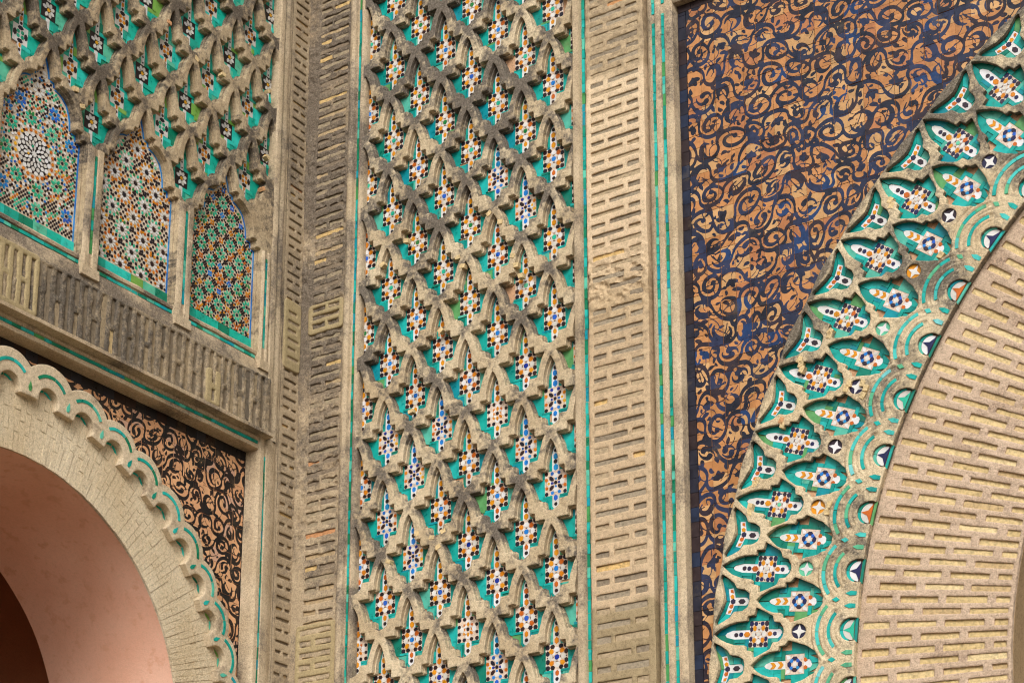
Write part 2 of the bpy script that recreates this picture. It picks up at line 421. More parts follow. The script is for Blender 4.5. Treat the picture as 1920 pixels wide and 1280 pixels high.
class Sheet:
    def __init__(self, x0, x1, z0, z1, res, edge=None):
        self.xs = np.linspace(x0, x1, int(round((x1 - x0) / res)) + 1); self.zs = np.linspace(z0, z1, int(round((z1 - z0) / res)) + 1)
        self.X, self.Z = np.meshgrid(self.xs, self.zs)
        self.F = np.full(self.X.shape, 0.03)
        if edge:      # which sides get a real edge: 'l','r','t','b'
            e = 0.0052
            if 'l' in edge: self.F = np.minimum(self.F, self.X - x0 - e)
            if 'r' in edge: self.F = np.minimum(self.F, x1 - e - self.X)
            if 'b' in edge: self.F = np.minimum(self.F, self.Z - z0 - e)
            if 't' in edge: self.F = np.minimum(self.F, z1 - e - self.Z)
    def win(self, a, b, c, d):
        i0, i1 = np.searchsorted(self.xs, [a, b]); j0, j1 = np.searchsorted(self.zs, [c, d])
        return slice(max(0, j0 - 1), j1 + 1), slice(max(0, i0 - 1), i1 + 1)
    def cut(self, poly, off=0.0, pad=0.035):
        P = np.asarray(poly); w = self.win(P[:, 0].min() - pad, P[:, 0].max() + pad, P[:, 1].min() - pad, P[:, 1].max() + pad)
        X, Z = self.X[w], self.Z[w]
        if X.size == 0: return
        self.F[w] = np.minimum(self.F[w], -poly_sd(X, Z, P) - off)
    def cut_disc(self, cx, cz, r, pad=0.035):
        w = self.win(cx - r - pad, cx + r + pad, cz - r - pad, cz + r + pad)
        self.F[w] = np.minimum(self.F[w], np.hypot(self.X[w] - cx, self.Z[w] - cz) - r)
    def cut_rect(self, x0, x1, z0, z1, rr=0.002, pad=0.03):
        w = self.win(x0 - pad, x1 + pad, z0 - pad, z1 + pad); X, Z = self.X[w], self.Z[w]
        qx = np.abs(X - (x0 + x1) / 2) - (x1 - x0) / 2 + rr; qz = np.abs(Z - (z0 + z1) / 2) - (z1 - z0) / 2 + rr
        sd = np.hypot(np.maximum(qx, 0), np.maximum(qz, 0)) + np.minimum(np.maximum(qx, qz), 0) - rr
        self.F[w] = np.minimum(self.F[w], sd)
    def build(self, name, D, back, mapf=None, bev=0.007, bw=0.012, rough=0.003, ero=0.003, seed=0, split=None, grime=None, sharp=50, big=0.0, wear=None, ledge=1.0, step=0.0, relief=None):
        """returns {label: mesh}; carve, extrude and roughen"""
        F = self.F + ero * 2 * (fbm(self.X, self.Z, 28, 3, seed) - 0.5) * (1 if wear is None else 1 + 2.2 * wear(self.X, self.Z))
        polys, segs = march(F)
        allp = [polys[k] for k in (3, 4, 5)]
        def finish(pl, sg):
            used, inv = np.unique(np.concatenate([p.ravel() for p in pl] + [sg.ravel()]), return_inverse=True)
            px, pz, fv = march_coords(F, self.xs, self.zs, used)
            d = D - bev * (1 - np.clip(fv / bw, 0, 1)) ** 2 + rough * 2 * (fbm(px, pz, 38, 4, seed + 20) - 0.5)
            if big: d = d - big * np.clip((fbm(px, pz, 5, 3, seed + 40) - 0.52) * 5, 0, 1)
            if relief is not None: d = d + relief(px, pz)
            if wear is not None: d = d - .016 * wear(px, pz) * np.clip((fbm(px, pz, 26, 4, seed + 70) - .42) * 4, 0, 1)
            x, z = mapf(px, pz) if mapf else (px, pz)
            V = np.stack([x, -d, z], -1); o = 0; gs = []
            for p in pl:
                k = p.size; gs.append((inv[o:o + k].reshape(p.shape), 0)); o += k
            si = inv[o:].reshape(sg.shape); nv = len(V)
            rim, rinv = np.unique(si.ravel(), return_inverse=True)
            rj = rinv.reshape(si.shape); nr = len(rim)
            nrm = np.zeros((nr, 2)); sdx, sdz = x[si[:, 1]] - x[si[:, 0]], z[si[:, 1]] - z[si[:, 0]]
            for c in (0, 1):
                np.add.at(nrm[:, 0], rj[:, c], sdz); np.add.at(nrm[:, 1], rj[:, c], -sdx)
            nrm /= np.hypot(nrm[:, 0], nrm[:, 1])[:, None] + 1e-9
            Vb = V[rim].copy(); Vb[:, 1] = -back
            rings = [Vb]
            if step:
                Vm = V[rim].copy(); Vm[:, 1] = Vm[:, 1] * .62 - back * .38
                Vn = Vm.copy(); Vn[:, 0] += nrm[:, 0] * step; Vn[:, 2] += nrm[:, 1] * step
                Vb[:, 0] += nrm[:, 0] * step; Vb[:, 2] += nrm[:, 1] * step
                rings = [Vm, Vn, Vb]
            V2 = np.concatenate([V] + rings)
            a, b = si[:, 0], si[:, 1]
            for c in range(len(rings)):
                ab, bb = nv + c * nr + rj[:, 0], nv + c * nr + rj[:, 1]
                gs.append((np.stack([b, a, ab, bb], -1), 0)); a, b = ab, bb
            g = grime(px, pz, fv) if grime else np.clip((fbm(px, pz, 4, 3, seed + 60) - 0.5) * 2, 0, 1)
            up = np.zeros(nr); dxs = -(x[si[:, 1]] - x[si[:, 0]])
            np.add.at(up, rj[:, 0], dxs); np.add.at(up, rj[:, 1], dxs)
            up = np.clip(up / (abs(self.xs[1] - self.xs[0]) * 1.6), 0, 1)
            g[rim] = np.clip(g[rim] + ledge * .35 * up, 0, 1.1)
            g = np.concatenate([g] + [np.clip(g[rim] + ledge * .55 * up, 0, 1.1)] * len(rings))
            return mesh_np(name, V2, gs, True, sharp, {'grime': g})
        if split is None: return {0: finish(allp, segs)}
        res = {}
        labs = []
        for p in allp:
            if len(p):
                cx, cz, _ = march_coords(F, self.xs, self.zs, p[:, 0]); cx2, cz2, _ = march_coords(F, self.xs, self.zs, p[:, 2])
                labs.append(split((cx + cx2) / 2, (cz + cz2) / 2))
            else: labs.append(np.zeros(0, int))
        sx, sz, _ = march_coords(F, self.xs, self.zs, segs[:, 0]); ls = split(sx, sz)
        for l in np.unique(np.concatenate(labs)):
            sg = segs[ls == l]
            res[int(l)] = finish([p[q == l] for p, q in zip(allp, labs)], sg)
        return res

def resample(pts, step):
    out = []
    n = len(pts)
    for a in range(n):
        p, q = pts[a], pts[(a + 1) % n]; k = max(1, int(math.hypot(q[0] - p[0], q[1] - p[1]) / step))
        for i in range(k): out.append((p[0] + (q[0] - p[0]) * i / k, p[1] + (q[1] - p[1]) * i / k))
    return out
def sym(right):
    """closed outline from its right half [(hw, z)...] running top to bottom"""
    left = [(-x, z) for x, z in right[::-1] if x > 1e-6]
    return right + left
def ngon(cx, cz, r, n, rot=0.0, sx=1.0, sz=1.0):
    return [(cx + sx * r * math.cos(rot + 2 * math.pi * i / n), cz + sz * r * math.sin(rot + 2 * math.pi * i / n)) for i in range(n)]
def star(cx, cz, r, n, ri=0.6, rot=0.0):
    return [(cx + (r if i % 2 == 0 else r * ri) * math.cos(rot + math.pi * i / n), cz + (r if i % 2 == 0 else r * ri) * math.sin(rot + math.pi * i / n)) for i in range(2 * n)]
def lozenge(cx, cz, hl, hw, ang):
    """long hexagon with its axis at ang"""
    c, s = math.cos(ang), math.sin(ang); k = hl * 0.45
    return [(cx + a * c - b * s, cz + a * s + b * c) for a, b in ((hl, 0), (k, hw), (-k, hw), (-hl, 0), (-k, -hw), (k, -hw))]
def rnd(): return rng.random()

# ------------------------------------------------------------------ setting: ground and wall cores
g = prisms('ground', [([(-60, -60), (60, -60), (60, 60), (-60, 60)], 0, 0.01, 0, .5)])
gv = np.array([(-400, -400, 0), (400, -400, 0), (400, 400, 0), (-400, 400, 0)], float)
gm = mesh_np('ground', gv, [(np.array([[0, 1, 2, 3]]), 0)], False); gm.materials.append(PAVE)
tag(link(bpy.data.objects.new('ground', gm)), 'pale worn paving of the square before the gate', 'ground', kind='structure')

AC = (6.395, 3.612)          # centre of the great arch
R_IN, R_BRICK, R_OUT = 2.43, 3.125, 3.856
LC = (-2.0, 3.735)           # centre of the small arch
LR = 1.16

def arch_plate(name, c, r, rect, d_front, d_back, a0, a1, n=72):
    """wall slab with an arched opening: face, soffit and back"""
    x0, x1, z0, z1 = rect; V = []; q = []
    for i in range(n + 1):
        a = rad(a0 + (a1 - a0) * i / n); ca, sa = math.cos(a), math.sin(a)
        px, pz = c[0] + r * ca, c[1] + r * sa
        ts = []
        if ca > 1e-9: ts.append((x1 - c[0]) / ca)
        if ca < -1e-9: ts.append((x0 - c[0]) / ca)
        if sa > 1e-9: ts.append((z1 - c[1]) / sa)
        if sa < -1e-9: ts.append((z0 - c[1]) / sa)
        t = min(ts); ox, oz = c[0] + t * ca, c[1] + t * sa
        V += [(px, -d_front, pz), (ox, -d_front, oz), (px, -d_back, pz), (ox, -d_back, oz)]
        if i:
            b = 4 * i; a_ = b - 4
            q += [[a_, a_ + 1, b + 1, b], [a_ + 2, b + 2, b + 3, a_ + 3], [a_, b, b + 2, a_ + 2], [a_ + 1, a_ + 3, b + 3, b + 1]]
    return mesh_np(name, np.array(V), [(np.array(q), 0)], True, 40)

gw = Thing('gate_wall', 'sand coloured masonry of the main gate facade pierced by the great arch', 'wall', 'F', (5.2, 0, 0))
gw.add('masonry', box_mesh('masonry', 0.0, 2.462, -1.6, -0.032, 0.0, 9.6), WALLM)
gw.add('arch_masonry', arch_plate('arch_masonry', AC, R_IN + 0.004, (2.463, 10.33, 1.6, 9.6), -0.045, -1.6, 205, -25), WALLM)
gw.add('pier', box_mesh('pier', 2.463, 4.2, -1.6, -0.046, 0.0, 2.58), WALLM)
gw.add('pier', box_mesh('pier', 8.6, 10.33, -1.6, -0.046, 0.0, 2.58), WALLM)

x0, x1, z0, z1, da, db = 3.2, 9.6, 0.0, 7.6, -1.601, -7.5
V = np.array([(x0, -da, z0), (x1, -da, z0), (x1, -da, z1), (x0, -da, z1), (x0, -db, z0), (x1, -db, z0), (x1, -db, z1), (x0, -db, z1)])
gw.add('passage_wall', mesh_np('passage_wall', V, [(np.array([[4, 5, 6, 7], [0, 4, 7, 3], [1, 2, 6, 5], [3, 7, 6, 2]]), 0)], False), WALLM)
bw = Thing('bastion_wall', 'side wall of the projecting bastion with a pink plastered round arch', 'wall', 'L', (-2.2, 0, 0))
bw.add('masonry', box_mesh('masonry', -5.0, -0.034, -0.07, -0.014, 5.475, 9.6), WALLM)
bw.add('arch_masonry', arch_plate('arch_masonry', LC, LR + 0.006, (-5.0, -0.034, 2.9, 9.59), -0.082, -0.85, 205, -25), WALLM)
bw.add('pier', box_mesh('pier', -5.0, -3.06, -0.85, -0.083, 0.0, 3.24), WALLM)
bw.add('pier', box_mesh('pier', -0.94, -0.034, -0.85, -0.083, 0.0, 3.24), WALLM)
# smooth plastered soffit
n = 64; V = []; q = []
A = np.linspace(rad(205), rad(-25), n + 1); DD = np.linspace(-0.012, -0.86, 22)
AA, DG = np.meshgrid(A, DD, indexing='ij')
RR = LR + 0.004 * (fbm(AA * 1.2, DG, 4, 3, 5) - .5) * 2
V = np.stack([LC[0] + RR * np.cos(AA), -DG, LC[1] + RR * np.sin(AA)], -1).reshape(-1, 3)
idx = np.arange(V.shape[0]).reshape(n + 1, len(DD))
q = np.stack([idx[:-1, :-1], idx[1:, :-1], idx[1:, 1:], idx[:-1, 1:]], -1).reshape(-1, 4)
tag(bw.add('soffit', mesh_np('soffit', V, [(q, 0)], True, 60), SOFFIT), 'smooth pink plastered underside of the round arch')
# the dim room behind the arch
x0, x1, z0, z1, da, db = -4.6, -0.45, 0.0, 6.0, -0.851, -4.2
V = np.array([(x0, -da, z0), (x1, -da, z0), (x1, -da, z1), (x0, -da, z1), (x0, -db, z0), (x1, -db, z0), (x1, -db, z1), (x0, -db, z1)])
q = np.array([[4, 5, 6, 7], [0, 4, 7, 3], [1, 2, 6, 5], [3, 7, 6, 2]])
bw.add('room_wall', mesh_np('room_wall', V, [(q, 0)], False), INSIDE)

# ------------------------------------------------------------------ lattice cells
CELL = [(0, .004), (.012, -.016), (.024, -.046), (.033, -.082), (.038, -.118), (.038, -.147), (.074, -.147), (.075, -.190), (.135, -.190),
        (.124, -.212), (.110, -.245), (.099, -.285), (.091, -.315), (.046, -.315), (.040, -.352), (.018, -.366), (0, -.372)]
MED_DZ = .213
def wobble(poly, s, amp=0.003, seed=0):
    out = []
    for x, z in resample(poly, 0.02):
        out.append((x + amp * 2 * (rng.random() - .5), z + amp * 2 * (rng.random() - .5)))
    return out

# --- mosaic medallions (material slots: white black orange blue navy green)
BEDDING = stone_mat('tile_bedding', (214, 194, 176), (204, 182, 162), (150, 130, 112), 1.0, -0.1, 0.2, 0.1)
MEDM = [WHITE, BLACKG, ORANGE, BLUEG, NAVYG, GREENG, RUST, COBALT, BEDDING]
def cross_ground(sx, sz, b, top, bot):
    return [(b, sz), (b * .98, top * .78), (b * .5, top * .95), (0, top), (-b * .5, top * .95), (-b * .98, top * .78), (-b, sz), (-sx, sz), (-sx, -sz), (-b, -sz),
            (-b, -bot * .9), (-b * .45, -bot), (b * .45, -bot), (b, -bot * .9), (b, -sz), (sx, -sz), (sx, sz)]
def med_mesh(name, kind, sx, sz, b, top, bot, ctr=3):
    kx, kz = sx / .064, sz / .064; kb = b / .02
    it = []
    gx = cross_ground(sx, sz, b, top, bot)
    # ground split in convex pieces
    it.append(([(-sx, -sz), (sx, -sz), (sx, sz), (-sx, sz)], -.004, .004, 8 if kind in ('star', 'navystar', 'blue', 'ochre', 'bluering') else 0 if kind != 'petal' else 1, rnd()))
    it.append(([(-b, sz), (b, sz), (b, top * .78), (b * .5, top * .95), (0, top), (-b * .5, top * .95), (-b, top * .78)], -.004, .004, 0, rnd()))
    it.append(([(b, -sz), (-b, -sz), (-b, -bot * .9), (-b * .45, -bot), (b * .45, -bot), (b, -bot * .9)], -.004, .004, 0, rnd()))
    def P(poly, mi):
        if rng.random() < .012: return
        ox, oz = rng.uniform(-.0011, .0011), rng.uniform(-.0011, .0011)
        it.append(([(x + ox + rng.uniform(-.0006, .0006), z + oz + rng.uniform(-.0006, .0006)) for x, z in poly], .004, .0052 + rng.uniform(0, .0012), mi, rnd()))
    S = lambda x, z: (x * kx, z * kz)
    if kind in ('star', 'navystar', 'blue', 'ochre'):      # white pieces between the coloured ones
        for a in range(4):
            an = a * math.pi / 2
            P([(math.cos(an + t) * r * kx, math.sin(an + t) * r * kz) for t, r in ((0, .0245), (.36, .030), (.40, .040), (.14, .050), (-.14, .050), (-.40, .040), (-.36, .030))], 0)
            if kind != 'blue': P([(math.cos(an + .785 + t) * r * kx, math.sin(an + .785 + t) * r * kz) for t, r in ((0, .0135), (.42, .020), (.30, .0275), (-.30, .0275), (-.42, .020))], 0)
            for q in (-1, 1): P(ngon(*[(v[0] * kx, v[1] * kz) for v in [(math.cos(an) * .060 - math.sin(an) * .036 * q, math.sin(an) * .060 + math.cos(an) * .036 * q)]][0], .0042, 4, 0), 0)
    if kind == 'bluering':
        for a in range(4):
            d = a * math.pi / 2 + math.pi / 4
            P([(math.cos(d + t) * r, math.sin(d + t) * r) for t, r in ((0, .033), (.22, .045), (0, .063), (-.22, .045))], 0)
    if kind in ('star', 'navystar'):
        bk = 1 if kind == 'star' else 4
        P(ngon(0, 0, .0135 * min(kx, kz), 8, .39), ctr)
        for a in range(4):
            an = a * math.pi / 2
            P([(math.cos(an + t) * r * kx, math.sin(an + t) * r * kz) for t, r in ((0, .018), (.28, .024), (-.28, .024))], bk)
            d = an + math.pi / 4
            P([(math.cos(d + t) * r * kx, math.sin(d + t) * r * kz) for t, r in ((0, .026), (.30, .038), (.20, .055), (-.20, .055), (-.30, .038))], 2)
        for sxx in (-1, 1):
            for szz in (-1, 1):
                P(ngon(sxx * .0520 * kx, szz * .0520 * kz, .0128, 8, .39, kx ** .5, kz ** .5), bk)
                P(ngon(sxx * .0520 * kx, szz * .0215 * kz, .0138, 6, math.pi / 2, kx * .85, kz), bk)
                P(ngon(sxx * .0235 * kx, szz * .0515 * kz, .0135, 6, 0, kx, kz * .85), bk)
            P(ngon(sxx * .0535 * kx, 0, .004, 4), bk)
        z = sz + .017 * kz
        seq = [(2, .018), (bk, .0115), (2, .017), (bk, .0105)] if kind == 'star' else [(2, .017), (bk, .011), (bk, .0105)]
    elif kind == 'blue':
        bk = 1
        P(ngon(0, 0, .0098, 8, .39), 1)
        for a in range(4):
            an = a * math.pi / 2
            P(lozenge(math.cos(an) * .021 * kx, math.sin(an) * .021 * kz, .0095, .006, an), 3 if a % 2 else 7)
            d = an + math.pi / 4
            P(lozenge(math.cos(d) * .034 * kx, math.sin(d) * .034 * kz, .018, .009, d), 1)
        for sxx in (-1, 1):
            for szz in (-1, 1):
                P(ngon(sxx * .053 * kx, szz * .053 * kz, .0105, 8, .39), 1)
                P(ngon(sxx * .053 * kx, szz * .022 * kz, .0098, 6, math.pi / 2), 6)
                P(ngon(sxx * .020 * kx, szz * .050 * kz, .0098, 6, 0), 3 if szz < 0 else 7)
            P(ngon(sxx * .040 * kx, 0, .0085, 6, 0), 6)
        z = sz + .017 * kz
        seq = [(3, .018), (1, .0115), (3, .017), (1, .010)]
    elif kind == 'ochre':
        bk = 1
        P(ngon(0, 0, .0098, 8, .39), 1)
        for a in range(8):
            an = a * math.pi / 4
            P(lozenge(math.cos(an) * .027 * kx, math.sin(an) * .027 * kz, .0125, .007, an), 2)
        for sxx in (-1, 1):
            for szz in (-1, 1):
                P(ngon(sxx * .0525 * kx, szz * .0525 * kz, .0112, 8, .39), 1)
                P(ngon(sxx * .0525 * kx, szz * .019 * kz, .0100, 6, math.pi / 2), 1)
                P(ngon(sxx * .022 * kx, szz * .0525 * kz, .0105, 6, 0), 1)
        z = sz + .017 * kz
        seq = [(2, .018), (1, .0115), (2, .017), (1, .010)]
    elif kind == 'quad':      # white square, four dark bars, honey ring
        bk = 1
        P(ngon(0, 0, .0075, 6, .39), 0)
        for a in range(4):
            an = a * math.pi / 2
            P(lozenge(math.cos(an) * sx * .74, math.sin(an) * sz * .74, .0195, .0105, an + math.pi / 2), 1)
            d = an + math.pi / 4
            P(ngon(math.cos(d) * .0185, math.sin(d) * .0185, .0108, 6, d), ctr)
        z = sz + .013
        seq = [(1, .014), (2, .016), (1, .014), (2, .013)]
    elif kind == 'petal':     # dark square, eight white petals
        bk = 0
        P(ngon(0, 0, .0105, 8, .39), 6)
        for a in range(8):
            an = a * math.pi / 4 + .39
            P(lozenge(math.cos(an) * .0275, math.sin(an) * .0275, .0150, .0088, an), 0)
        for a in range(4):
            an = a * math.pi / 2
            P(lozenge(math.cos(an) * .038, math.sin(an) * .038, .0035, .003, an + math.pi / 2), 1)
        z = sz + .015
        seq = [(1, .005), (0, .012), (1, .005), (0, .012), (1, .005), (0, .012)]
    elif kind == 'bluering':   # inner row of the great arch
        bk = 4
        P(ngon(0, 0, .0115, 8, .39), 0)
        for a in range(4):
            d = a * math.pi / 2 + math.pi / 4
            P([(math.cos(d + t) * r, math.sin(d + t) * r) for t, r in ((0, .0135), (.42, .022), (.25, .031), (-.25, .031), (-.42, .022))], 3)
            an = a * math.pi / 2
            P(lozenge(math.cos(an) * .037 * kx, math.sin(an) * .035 * kz, .0155, .0095, an + math.pi / 2), 4)
        P(ngon(.018, -sz * 1.12, .0105, 6), 2); P(ngon(-.018, -sz * 1.12, .0105, 6), 2)
        b2 = b * .8
        for zc in (sz + .026, sz + .062):
            P([(-b2, zc + .012), (0, zc), (b2, zc + .012), (b2, zc - .006), (0, zc - .018), (-b2, zc - .006)], 2)
        seq = []; z = 0
    for mi, h in seq:
        h2 = h * (kz if kind in ('star', 'blue', 'ochre') else 1)
        if z + h2 * 2 > top * .99: break
        if mi in (2, 3, 6, 0): P(lozenge(0, z, h2, min(b * .62, .0125), math.pi / 2), mi)
        else: P(ngon(0, z, min(h2, b * .66), 8, .39), mi)
        z += h2 + (.0135 if mi in (2, 3) else h2 * 1.25) * min(1, kb + .1)
    if kind != 'bluering':
        z = -sz - .015 * kz
        for mi, h in ((seq[1][0] if kind == 'petal' else (2 if kind in ('star', 'navystar', 'ochre', 'quad') else 3), .016), (bk if kind != 'petal' else 0, .0105)):
            if -z + h > bot: break
            if mi in (2, 3, 0): P(lozenge(0, z, h * min(1, kz * 1.1), min(b * .52, .0105), math.pi / 2), mi)
            else: P(ngon(0, z, min(h, b * .62), 6, 0), mi)
            z -= h * 2 * min(1, kz * 1.05)
    me = prisms(name, it)
    for m in MEDM: me.materials.append(m)
    return me

def teal_set(sx, sz, b, top, bot, finw, fin_up, fin_dn, t=.0135, apex=.215, base=.16, fw=.014):
    """glazed border tiles round a cross shaped medallion: list of polygons (both sides)"""
    e = .0012; out = []
    for s in (1, -1):
        R = lambda pts: [(s * x, z) for x, z in pts]
        out.append(R([(b + e, sz + t + e), (b + t, sz + t + e), (b + t, top * .70), (b + e, top * .70)]))
        out.append(R([(b + e, top * .70 + e), (b + t + fw, top * .66 + e), (b * .85 + fw * .75, apex * .93), (.0015, apex * 1.02), (.0015, top + e), (b * .55, top * .955)]))
        if fw: out.append(R([(b + t + e, sz + t + e), (b + t + fw * 1.25, sz + t + e), (b + t + fw, top * .66), (b + t + e, top * .68)]))
        out.append(R([(b + e, sz + e), (sx + t, sz + e), (sx + t, sz + t), (b + e, sz + t)]))
        out.append(R([(sx + e, fin_up + e), (sx + t, fin_up + e), (sx + t, sz), (sx + e, sz)]))
        out.append(R([(sx + e, fin_up), (sx + e, -sz), (sx + t, -sz - e), (sx + t * 1.0, -sz - t), (sx + t * 1.9, -sz - t), (finw * .93, fin_dn), (finw * 1.04, fin_up * .3), (finw * 1.04, fin_up)]))
        out.append(R([(b + e, -sz - e), (sx + t - e, -sz - e), (sx + t - e, -sz - t), (b + e, -sz - t)]))
        out.append(R([(b + t + e, -sz - t - e), (sx + t * 1.7, -sz - t - e), (sx * .9, -base * .96), (b + t + e, -base * .96)]))
        out.append(R([(b + e, -sz - t - e), (b + t, -sz - t - e), (b + t, -bot * .88), (b + e, -bot * .88)]))
        out.append(R([(b + e, -bot * .88 - e), (b + t, -bot * .88 - e), (b * .75, -base * .985), (.0012, -base), (.0012, -bot - e), (b * .45, -bot - e)]))
    return out
def tile_meshes(name, polys, mat):
    ms = []
    for p in polys:
        me = prisms(name, [(p, -.004, .0045, 0, .5)]); me.materials.append(mat); ms.append(me)
    return ms

def add_cell_tiles(th, med, tiles, x, d, z, rot=0.0, clip=None):
    o = th.add('medallion', med, None, (x, d, z), rot)
    for me in tiles:
        if rng.random() < .015: continue
        th.add('glazed_tile', me, None, (0, rng.uniform(-.001, .0012), 0), 0, o, tilt=(rng.uniform(-.03, .03), rng.uniform(-.03, .03)))
    return o

# ------------------------------------------------------------------ lattice panel on the facade
FX0, FX1, FZ0, FZ1 = 0.452, 1.878, 3.35, 8.95
WF, HF = 0.354, 0.4555
cells = []
for k in range(-4, 5):
    x = 1.179 + .177 * k
    zb = 7.53 if k % 2 == 0 else 7.304
    for nn in range(-4, 10):
        z = zb - nn * HF
        if FZ0 - .25 < z < FZ1 + .3: cells.append((x, z, k, nn))
th = Thing('lattice_panel', 'tall upright panel of interlaced stepped arches over turquoise mosaic beside the inner corner', 'panel', 'F', (1.165, 0, FZ0))
sh = Sheet(FX0, FX1, FZ0, FZ1, 0.005)
for x, z, k, nn in cells:
    a = z + MED_DZ
    sc = 1.03 + rng.uniform(-.02, .02)
    sh.cut(wobble([(x + px * sc, a + pz) for px, pz in sym(CELL)], .02, .0010), .0042)
cc = np.array([(c[0], c[1]) for c in cells])
def split_F(cx, cz):
    i = np.argmin(np.abs(cx[:, None] - cc[None, :, 0]) / WF + np.abs(cz[:, None] - .02 - cc[None, :, 1]) / HF, 1)
    return i
def node_grime(seed, zlo, zhi, gain, cs, W, H):
    def f(px, pz, fv):
        # soot settles round the crossings and thickens upwards
        n1 = fbm(px, pz, 3.5, 3, seed); n2 = fbm(px, pz, 42, 3, seed + 3)
        u = (px - cs[0]) / (W / 2); v = (pz - cs[1]) / (H / 2)
        p = np.abs(((u + v + 1) / 2) % 1 - .5) + np.abs(((u - v + 1) / 2) % 1 - .5)
        node = np.clip(1 - 1.9 * p, 0, 1)
        h = np.clip((pz - zlo) / (zhi - zlo), 0, 1)
        return np.clip(gain * (0.66 * node + 1.7 * (n1 - .5) + 1.1 * (n2 - .5) + .55 * h - .02), 0, 1.1)
    return f
ribs = sh.build('arch_rib', .054, -.012, None, .0020, .005, .0016, .0014, 3, split_F, node_grime(31, 5.2, 8.2, .95, (1.179, 7.53 + MED_DZ + .042), WF, HF), 30, .003, None, 1.0, .006)
for l, me in ribs.items(): th.add('arch_rib', me, RIB)
th.add('backing', box_mesh('backing', FX0, FX1, -.03, -.002, FZ0, FZ1), GROUT)
mF = {}
for key, kd, ct in (('s3', 'star', 3), ('s5', 'star', 5), ('s1', 'star', 1), ('b', 'blue', 3), ('o', 'ochre', 3), ('s7', 'star', 7)):
    mF[key] = [med_mesh('medallion', kd, .066, .066, .0210, .197, .139, ct) for _ in range(4 if key in ('s3', 's5', 'b') else 2)]
tF = tile_meshes('glazed_tile', teal_set(.064, .064, .0205, .197, .139, .140, .030, -.052), TEAL)
for x, z, k, nn in cells:
    vis = in_view('F', x, 0, z, 60)[0]
    if not vis and not (FZ0 + .1 < z < FZ1 - .1): continue
    u = rng.random()
    kind = ('s5' if u < .62 else 's3') if z > 6.1 else ('s3' if u < .50 else 'b' if u < .80 else 's7' if u < .92 else 'o')
    if z > 6.1 and u > .93: kind = 'b'
    add_cell_tiles(th, rng.choice(mF[kind]), tF, x, 0, z)
# chipped bricks showing where the plaster has fallen
chip_pts = [(1.48, 6.33), (1.50, 6.27), (1.53, 6.20), (1.13, 6.42), (1.16, 6.36), (.78, 6.62), (.62, 6.52), (.83, 5.60), (1.02, 6.02), (.70, 4.78), (.98, 4.86), (1.02, 4.80), (1.05, 4.88), (.88, 4.90), (1.33, 6.62), (1.40, 6.55)]
chipm = []
for i in range(4):
    w, h = .016, .012
    chipm.append(prisms('brick_chip', [([(-w * rng.uniform(.8, 1.2), -h), (w, -h * rng.uniform(.7, 1.2)), (w * rng.uniform(.8, 1.1), h), (-w, h * rng.uniform(.7, 1.2))], -.02, .010, 0, .5)]))
    chipm[-1].materials.append(CHIP)
for (x, z) in chip_pts:
    th.add('brick_chip', chipm[rng.randrange(4)], None, (x, .0465, z), rng.uniform(-.6, .6))

# ------------------------------------------------------------------ brick strips
bm_unit = []
for i in range(5):
    V = []
    for z in (-.5, .5):
        pass
    j = lambda: rng.uniform(-.06, .06)
    me = prisms('brick', [([(-.5, -.5 + j()), (-.2, -.5 + j()), (.15, -.5 + j()), (.5, -.5 + j()), (.5, .5 + j()), (.1, .5 + j()), (-.25, .5 + j()), (-.5, .5 + j())], -.5, .5, 0, .5)])
    bm_unit.append(me)
_bm = {}
def unit_brick(mat):
    if mat.name not in _bm:
        l = []
        for me in bm_unit:
            c = me.copy(); c.materials.append(mat); l.append(c)
        _bm[mat.name] = l
    return rng.choice(_bm[mat.name])

def brick_strip(th, wall, x0, x1, sx0, sx1, z0, z1, pitch, fill, pats, D, slot_d, back, mortar, bmat, seed, ero=.002, grime=None, lost=None, edge='lr', big=.004, off=0, wear=None):
    """pierced mortar field with a brick at the bottom of each slot; pats: per course the (from,to) fractions"""
    sh = Sheet(x0, x1, z0, z1, .005, edge)
    z = z0 + .02; row = off; W = sx1 - sx0
    while z < z1 - .02:
        p = pitch(z); h = p * fill(z)
        for a, b in pats[row % len(pats)]:
            xa, xb = sx0 + a * W + rng.uniform(-.003, .003), sx0 + b * W + rng.uniform(-.003, .003)
            if lost and lost((xa + xb) / 2, z): continue
            zz = z + rng.uniform(-.002, .002); hh = h * rng.uniform(.88, 1.08)
            sh.cut_rect(xa, xb, zz, zz + hh)
            rec = slot_d * rng.uniform(.75, 1.05)
            th.add('brick', unit_brick(bmat), None, ((xa + xb) / 2, D - rec - .015, zz + hh * .46), rng.uniform(-.02, .02), None, (xb - xa + .012, .03, hh * 1.0))
        z += p; row += 1
    me = sh.build('mortar', D, back, None, .0022, .005, .0016, ero, seed, None, grime, 40, big, wear)[0]
    th.add('mortar', me, mortar)
    return sh

